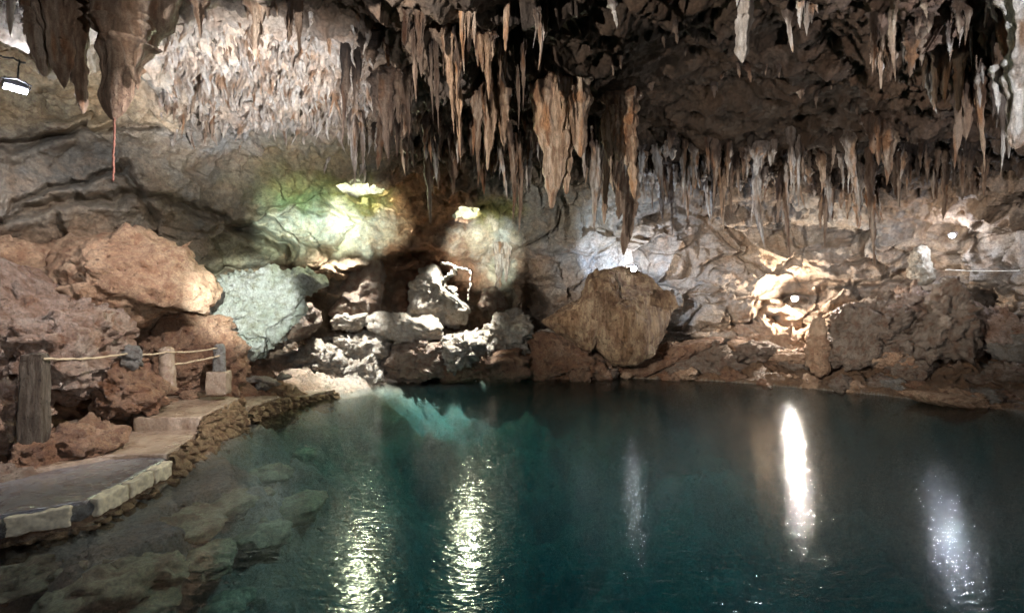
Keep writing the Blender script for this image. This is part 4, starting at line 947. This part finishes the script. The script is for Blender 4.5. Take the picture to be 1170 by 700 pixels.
S = stalactite; sd_ = 100
named = [
 # px, top, tip, width, material, drips, label, extra
 (60, -30, 125, 66, 'st_brown', 9, 'broad drooping brown stalactite beside the four lens floodlight', dict(d_=5.0, power=0.5, blunt=0.3, stain=0.0)),
 (25, -30, 45, 30, 'st_pale', 3, 'short pale stalactite in the upper left photo corner', dict(d_=5.0)),
 (163, -40, 146, 96, 'st_brown', 6, 'massive dark brown stalactite with the red rope, left of the crusted ceiling', dict(d_=5.0, power=0.45, blunt=0.35, stain=0.0, solo=True)),
 (115, -30, 48, 30, 'st_orange', 3, 'short orange brown stalactite wedged between the two broad ones at upper left', dict(d_=5.0, power=0.6)),
 (208, -30, 40, 46, 'st_brown', 4, 'short brown lobe right of the massive dark stalactite', dict(d_=5.1, power=0.7)),
 (295, -20, 75, 44, 'st_brown', 5, 'short thick brown stalactite above the crusted ceiling', dict(d_=5.6)),
 (335, -20, 60, 22, 'st_dark', 3, 'short dark stalactite right of the thick one above the crusted ceiling', dict(d_=5.8)),
 (408, 128, 212, 18, 'st_pale', 3, 'lone pale stalactite hanging over the left skylight', dict(up=0.1, power=0.6)),
 (494, 170, 258, 15, 'st_brown', 4, 'long thin brown stalactite between the two skylights', {}),
 (475, -10, 92, 30, 'st_dark', 4, 'dark stalactite at the top left of the orange ones', dict(d_=6.3)),
 (538, -20, 82, 24, 'st_orange', 4, 'orange streaked stalactite at the top of the photo left of the bright slim one', dict(d_=6.2)),
 (583, -20, 64, 12, 'st_orange', 1, 'slim bright orange stalactite at the top of the photo', dict(d_=6.2, power=0.35)),
 (520, 30, 180, 24, 'st_orange', 6, 'long ragged orange stalactite left of the black cleft', {}),
 (550, 88, 190, 22, 'st_brown', 5, 'ragged brown stalactite at the edge of the black cleft', {}),
 (562, 90, 180, 20, 'st_dark', 3, 'almost black stalactite in the cleft', {}),
 (642, 90, 238, 56, 'st_orange', 9, 'largest orange stalactite in the middle of the ceiling', dict(power=0.4, blunt=0.35)),
 (676, 150, 262, 26, 'st_pale', 6, 'whitish ragged stalactite between the two big orange ones', {}),
 (708, 112, 256, 36, 'st_orange', 7, 'second largest orange stalactite right of the whitish ragged one', dict(power=0.5, blunt=0.25)),
 (716, 225, 292, 26, 'st_brown', 6, 'brown column stalactite pointing at the cold floodlight', dict(d_=14.6, power=0.35, blunt=0.4, stain=-1)),
 (590, 160, 268, 14, 'st_brown', 5, 'slender grey brown stalactite right of the right skylight', {}),
 (612, 18, 82, 9, 'st_pale', 1, 'left one of the twin white stalactites on the dark ceiling', {}),
 (624, 22, 72, 9, 'st_pale', 1, 'right one of the twin white stalactites on the dark ceiling', {}),
 (700, 0, 34, 12, 'st_pale', 1, 'little white tipped stalactite alone on the dark ceiling', {}),
 (856, -10, 74, 27, 'st_pale', 2, 'blunt white stalactite like a tooth at the top right', dict(d_=5.8, power=0.5, solo=True, stain=0.0, blunt=0.3)),
 (922, -10, 40, 22, 'st_pale', 3, 'short white ragged stalactite right of the tooth like one', dict(d_=5.8)),
 (900, 12, 60, 10, 'st_pale', 1, 'small curved stalactite between the two white ones at the top right', dict(d_=6.0)),
 (1005, 40, 102, 22, 'st_orange', 6, 'forked orange brown stalactite left of the dense right cluster', dict(d_=6.0)),
 (1028, -10, 72, 18, 'st_pale', 3, 'pale pinkish stalactite above the forked orange brown one', dict(d_=5.7)),
 (1062, 55, 124, 18, 'st_orange', 4, 'knobbly pink stalactite at the left of the dense right cluster', dict(d_=6.0)),
 (1100, -10, 82, 20, 'st_pale', 3, 'straight pinkish white stalactite in the dense right cluster', dict(d_=5.2)),
 (1085, 40, 130, 30, 'st_orange', 6, 'fat tan stalactite in the middle of the dense right cluster', dict(d_=5.8)),
 (1100, 100, 195, 26, 'st_brown', 9, 'hanging brown curtain at the bottom of the dense right cluster', dict(d_=6.2)),
 (1120, 110, 200, 16, 'st_orange', 5, 'long brown drip right of the hanging curtain', dict(d_=6.1)),
 (1142, 150, 202, 24, 'st_pale', 5, 'pale pointed bulb left below the huge white stalactite', dict(d_=6.0)),
 (1156, -40, 166, 60, 'st_pale', 3, 'huge smooth bluish white stalactite at the right photo edge', dict(d_=4.6, power=0.4, blunt=0.4, solo=True, stain=0.0)),
 (1128, -10, 78, 16, 'st_pale', 3, 'slim pale stalactite left of the huge white one', dict(d_=5.2)),
 (994, 190, 305, 9, 'st_brown', 2, 'very long thin dark stalactite reaching down to the right wall', dict(d_=11.0, power=0.35)),
 (748, 168, 238, 11, 'st_pale', 2, 'slim white stalactite first right of the orange giants', {}),
 (787, 175, 240, 16, 'st_pale', 4, 'white twin tipped stalactite over the pale wall right of the middle', {}),
 (812, 160, 236, 16, 'st_brown', 5, 'tan ragged stalactite right of the white twin tipped one', {}),
 (838, 178, 252, 14, 'st_brown', 4, 'brown and white stalactite above the orange rock face', {}),
 (864, 190, 285, 12, 'st_pale', 3, 'long pale stalactite whose tip nears the warm lamp', {}),
 (893, 200, 300, 15, 'st_brown', 4, 'long brown stalactite directly above the warm lamp', dict(power=0.5)),
 (908, 158, 238, 14, 'st_pale', 4, 'whitish stalactite in the fringe above the warm lamp', {}),
 (943, 200, 256, 10, 'st_pale', 3, 'slim white stalactite left of the very long thin one', {}),
 (972, 160, 246, 12, 'st_pale', 4, 'white tattered stalactite next to the very long thin one', {}),
 (1030, 170, 206, 9, 'st_pale', 1, 'small white stalactite on the dark ceiling at the right', {}),
]
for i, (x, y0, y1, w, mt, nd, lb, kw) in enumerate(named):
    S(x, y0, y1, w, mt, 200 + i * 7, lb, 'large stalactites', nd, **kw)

def fringe(n, x0, x1, top, tip, w, mats, where, group, seed0, nd=(0, 3), up=0.5, d_=None, stain=None):
    r_ = random.Random(seed0)
    xs = sorted(x0 + (x1 - x0) * (i + r_.random()) / n for i in range(n))
    for i, x in enumerate(xs):
        t0 = r_.uniform(*[np.interp(x, [p_[0] for p_ in top], [p_[k] for p_ in top]) for k in (1, 2)])
        l_ = r_.uniform(*tip) * r_.choice([0.45, 0.8, 1, 1.5])
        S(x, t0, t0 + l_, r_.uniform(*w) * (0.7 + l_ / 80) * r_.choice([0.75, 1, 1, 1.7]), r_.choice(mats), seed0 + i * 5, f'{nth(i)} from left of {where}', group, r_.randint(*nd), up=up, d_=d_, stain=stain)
fringe(42, 425, 620, [(425, 105, 150), (520, 130, 175), (620, 130, 200)], (20, 60), (6, 15), ['st_brown', 'st_pale', 'st_orange', 'st_dark', 'st_brown'], 'the ragged stalactite fringe above the two skylights', 'fringe stalactites above the skylights', 3000)
fringe(44, 595, 800, [(595, 110, 175), (700, 140, 200), (800, 150, 195)], (20, 60), (5, 15), ['st_brown', 'st_pale', 'st_pale', 'st_orange', 'st_dark'], 'the stalactite fringe among the big orange stalactites', 'fringe stalactites in the middle', 4000)
fringe(56, 760, 1010, [(760, 150, 205), (900, 165, 225), (1010, 170, 225)], (16, 58), (5, 14), ['st_brown', 'st_pale', 'st_pale', 'st_pale', 'st_orange'], 'the stalactite fringe over the right back wall', 'fringe stalactites over the right back wall', 5000)
fringe(24, 1000, 1130, [(1000, 140, 190), (1130, 165, 205)], (22, 52), (8, 15), ['st_dark', 'st_dark', 'st_brown'], 'the dark stalactites under the dense right cluster', 'dark stalactites on the right', 6000)
fringe(34, 1000, 1168, [(1000, 0, 60), (1100, 0, 120), (1168, 0, 150)], (20, 60), (8, 18), ['st_orange', 'st_brown', 'st_pale', 'st_brown'], 'the small stalactites of the dense right cluster', 'small stalactites of the right cluster', 6500)
def crust_mass(n, seed0):
    r_ = random.Random(seed0); parts = []
    for i in range(n):
        x = r_.uniform(185, 425); y = r_.gauss(np.interp(x, [185, 300, 425], [75, 80, 105]), 30); d_ = hit(x, y)
        if d_ is None: continue
        root = P(x, y, d_); l_ = r_.uniform(8, 26) / F * d_; r0 = r_.uniform(2.2, 5.5) / F * d_
        v_, q_, _ = cone(l_ + 0.25, r0, seed0 + i, 10, 16, 1.0, 0.12, 0.8, 0.3, (root[0], root[1] + 0.02, root[2] + 0.25))
        parts.append((v_, q_))
    V_, Q_ = merge(parts); q2 = fbm(V_ * 2.2, 3, 8)[:, None]
    col = np.array([1.0, 1, 1])[None] * (1 - sstep(0, 0.5, q2)) + np.array([0.7, 0.5, 0.36])[None] * sstep(0, 0.5, q2)
    o = mesh_obj('dripstone_crust', V_, clean_faces(Q_.tolist()), M['st_pale'], tint=col)
    return tag(o, 'crust of countless tiny pale drips covering the ceiling at the upper left', kind='stuff')
crust_mass(420, 7000)
fringe(16, 400, 600, [(400, 20, 70), (600, 20, 110)], (30, 75), (8, 16), ['st_dark', 'st_dark', 'st_brown', 'st_orange'], 'the dark stalactites near the top middle', 'dark stalactites near the top middle', 7500)
fringe(12, 190, 260, [(190, 120, 140), (260, 125, 145)], (12, 30), (7, 12), ['st_brown', 'st_pale'], 'the grey drips under the crusted ceiling', 'grey drips under the crusted ceiling', 7800, stain=-1)

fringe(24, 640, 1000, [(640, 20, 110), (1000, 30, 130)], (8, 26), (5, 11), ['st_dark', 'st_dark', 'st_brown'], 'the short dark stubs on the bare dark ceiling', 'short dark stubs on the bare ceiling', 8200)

# the thin calcite arch beside the stalagmite, and the white drip under the right skylight
a1 = [P(501, 301, 14.70), P(512, 301, 14.60), P(523, 306, 14.55), P(538, 308, 14.50), P(537, 325, 14.50), P(534, 348, 14.50)]
a2 = [P(523, 306, 14.55), P(515, 313, 14.55), P(504, 322, 14.60), P(508, 338, 14.60)]
def dens(pp, n=12): return [pp[i] + (pp[i + 1] - pp[i]) * t for i in range(len(pp) - 1) for t in np.linspace(0, 1, n, endpoint=False)] + [pp[-1]]
def soft(q): return [np.mean(q[max(0, i - 5):i + 6], axis=0) for i in range(len(q))]
t1 = tube(soft(dens(a1)), [0.045 - 0.028 * min(1, i / 40) for i in range(len(dens(a1)))], 10, 0.06, 3); t2 = tube(soft(dens(a2)), 0.05, 10, 0.12, 4)
Vv, Qq = merge([(t1[0], np.array(t1[1])), (t2[0], np.array(t2[1]))])
o = mesh_obj('calcite_arch', Vv, clean_faces(Qq.tolist()), M['white'], loc=a1[-1]); tag(o, 'thin white calcite arch with a straight drip beside the leaning stalagmite', 'rock arch')
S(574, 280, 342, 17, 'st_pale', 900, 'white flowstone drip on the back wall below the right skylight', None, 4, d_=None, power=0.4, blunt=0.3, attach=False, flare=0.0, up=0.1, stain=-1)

# cord, cables and wire
rope([P(131, 128, 4.8), P(130, 165, 4.8), P(129, 208, 4.8)], 0.010, 'redrope', 'faded red rope hanging from the massive dark brown stalactite', 'rope', 'hanging_rope', 0.0)
rope([P(-10, 56, 6.9), P(15, 66, 6.9), P(38, 70, 6.8)], 0.012, 'cable', 'black cable along the wall above the four lens floodlight', 'cable', 'power_cable', 0.05)
rope([P(22, 68, 6.6), P(20, 94, 6.35)], 0.010, 'cable', 'short black cable running down to the four lens floodlight', 'cable', 'power_cable', 0.0)
rope([P(1080, 308, 12.0), P(1165, 309, 11.0)], 0.010, 'wire', 'thin pale wire stretched across the right wall', 'wire', 'stretched_wire', 0.02)

# ------------------------------------------------------------------ light
world = bpy.data.worlds.new('World'); scene.world = world; world.use_nodes = True
wn = world.node_tree; bg = wn.nodes['Background']
sky = wn.nodes.new('ShaderNodeTexSky'); sky.sky_type = 'NISHITA'; sky.sun_disc = False; sky.sun_elevation = R(38); sky.sun_rotation = R(215); sky.air_density = 1.0; sky.dust_density = 1.5
wn.links.new(sky.outputs[0], bg.inputs[0]); bg.inputs[1].default_value = 0.12
sun = bpy.data.lights.new('sun', 'SUN'); sun.energy = 5.0; sun.angle = R(0.5); sun.color = (1, 0.95, 0.86)
so = bpy.data.objects.new('sun', sun); COL.objects.link(so)
sdir = Vector((math.sin(R(215)) * math.cos(R(38)), math.cos(R(215)) * math.cos(R(38)), math.sin(R(38))))
so.rotation_euler = sdir.to_track_quat('Z', 'Y').to_euler()

# unseen spots without fixtures, added to light rock, stalactites and pool
LP = [
 (spot, ((-5.0, 0.6, 3.7), P(740, 175, 10), 2500, 50, WARM, 0.08, 0.5)),
 (spot, ((3.5, 0.0, 2.4), P(1090, 120, 7), 1150, 62, (0.93, 0.96, 1.0), 0.08, 0.7)),
 (spot, ((-3.5, 2.0, 3.4), P(960, 340, 14), 1200, 36, WARM, 0.08, 0.8)),
 (spot, ((-2.6, 1.0, 2.2), P(358, 256, 14), 3900, 13.0, (0.86, 1, 0.84), 0.04, 0.6)),  # narrow spots added in place of daylight on the wall patches
 (spot, ((-2.2, 1.0, 2.2), P(424, 250, 14), 4200, 11.0, (0.96, 1, 0.84), 0.04, 0.6)),
 (spot, ((-0.6, 1.0, 2.2), P(553, 288, 15), 6500, 11, (0.96, 1, 0.88), 0.04, 0.6)),
 (spot, ((2.5, -1.0, 2.6), P(100, 150, 8), 520, 62, NEUT, 0.08, 0.8)),
 (spot, ((-1.2, 5.0, 5.2), P(60, 380, 7.3), 1000, 60, (1, 0.92, 0.88), 0.06, 0.6)),
 (spot, ((-2.1, 5.6, 2.5), P(295, 85, 9), 1350, 62, NEUT, 0.03, 1.0)),
 (spot, ((-1.0, 1.0, 3.0), P(285, 350, 11.5), 7500, 13, (0.9, 1.0, 0.97), 0.04, 0.6)),
 (spot, ((-2.0, 6.0, 3.4), P(670, 360, 13.6), 380, 40, WARM, 0.06, 0.8)),
 # spots added in the two skylights to stand in for daylight
 (spot, (P(412, 213, 13.2), P(370, 415, 13.4), 2000, 46, (0.98, 1.0, 0.96), 0.2, 0.6, 'skylight_standin')),
 (spot, (P(535, 244, 14.2), P(510, 400, 14.6), 2100, 52, (0.98, 1.0, 0.94), 0.2, 0.6, 'skylight_standin')),
 (spot, (P(412, 216, 13.4), (-1.5, 6, 0), 190, 110, (0.90, 1.0, 0.62), 0.20, 0.4, 'skylight_standin')),
 (spot, (P(535, 246, 14.4), (0, 7, 0), 230, 110, (0.92, 1.0, 0.64), 0.20, 0.4, 'skylight_standin')),
 (spot, ((1.2, 7.2, 5.4), (1.0, 6.6, 0), 330, 130, (0.85, 0.97, 1.0), 0.3, 0.9)),  # downlights added under the ceiling to brighten the pool bed
 (spot, ((4.6, 8.6, 5.6), (4.6, 8.0, 0), 330, 120, (0.85, 0.97, 1.0), 0.3, 0.9)),
 (spot, (P(724, 300, 15.0), P(740, 290, 16.5), 160, 165, (0.62, 0.78, 1.0), 0.05, 0.3)),  # glow of the cold floodlight on the wall behind it
 (spot, ((-0.5, 4.0, 2.7), P(450, 385, 14), 420, 26, NEUT, 0.1, 0.9)),  # soft fill added for the dark gaps of the back shore
]
for f_, a_ in LP: f_(*a_)

# ------------------------------------------------------------------ camera and render settings
cam = bpy.data.cameras.new('camera'); cam.sensor_width = 36; cam.lens = 36 * F / 1170; cam.clip_start = 0.05; cam.clip_end = 500
co = bpy.data.objects.new('camera', cam); COL.objects.link(co); co.location = (0, 0, H); co.rotation_euler = (R(90), 0, 0)
scene.camera = co
vs = scene.view_settings; vs.view_transform = 'Standard'; vs.look = 'None'; vs.exposure = 1.56; vs.gamma = 1.0; vs.use_curve_mapping = False
cy = scene.cycles; cy.use_denoising = True
try: cy.denoiser = 'OPENIMAGEDENOISE'
except Exception: pass
cy.denoising_prefilter = 'FAST'; cy.max_bounces = 6; cy.diffuse_bounces = 4; cy.glossy_bounces = 3; cy.transmission_bounces = 4; cy.transparent_max_bounces = 12; cy.volume_bounces = 0
cy.sample_clamp_indirect = 6; cy.caustics_reflective = False; cy.caustics_refractive = False; cy.blur_glossy = 0.5
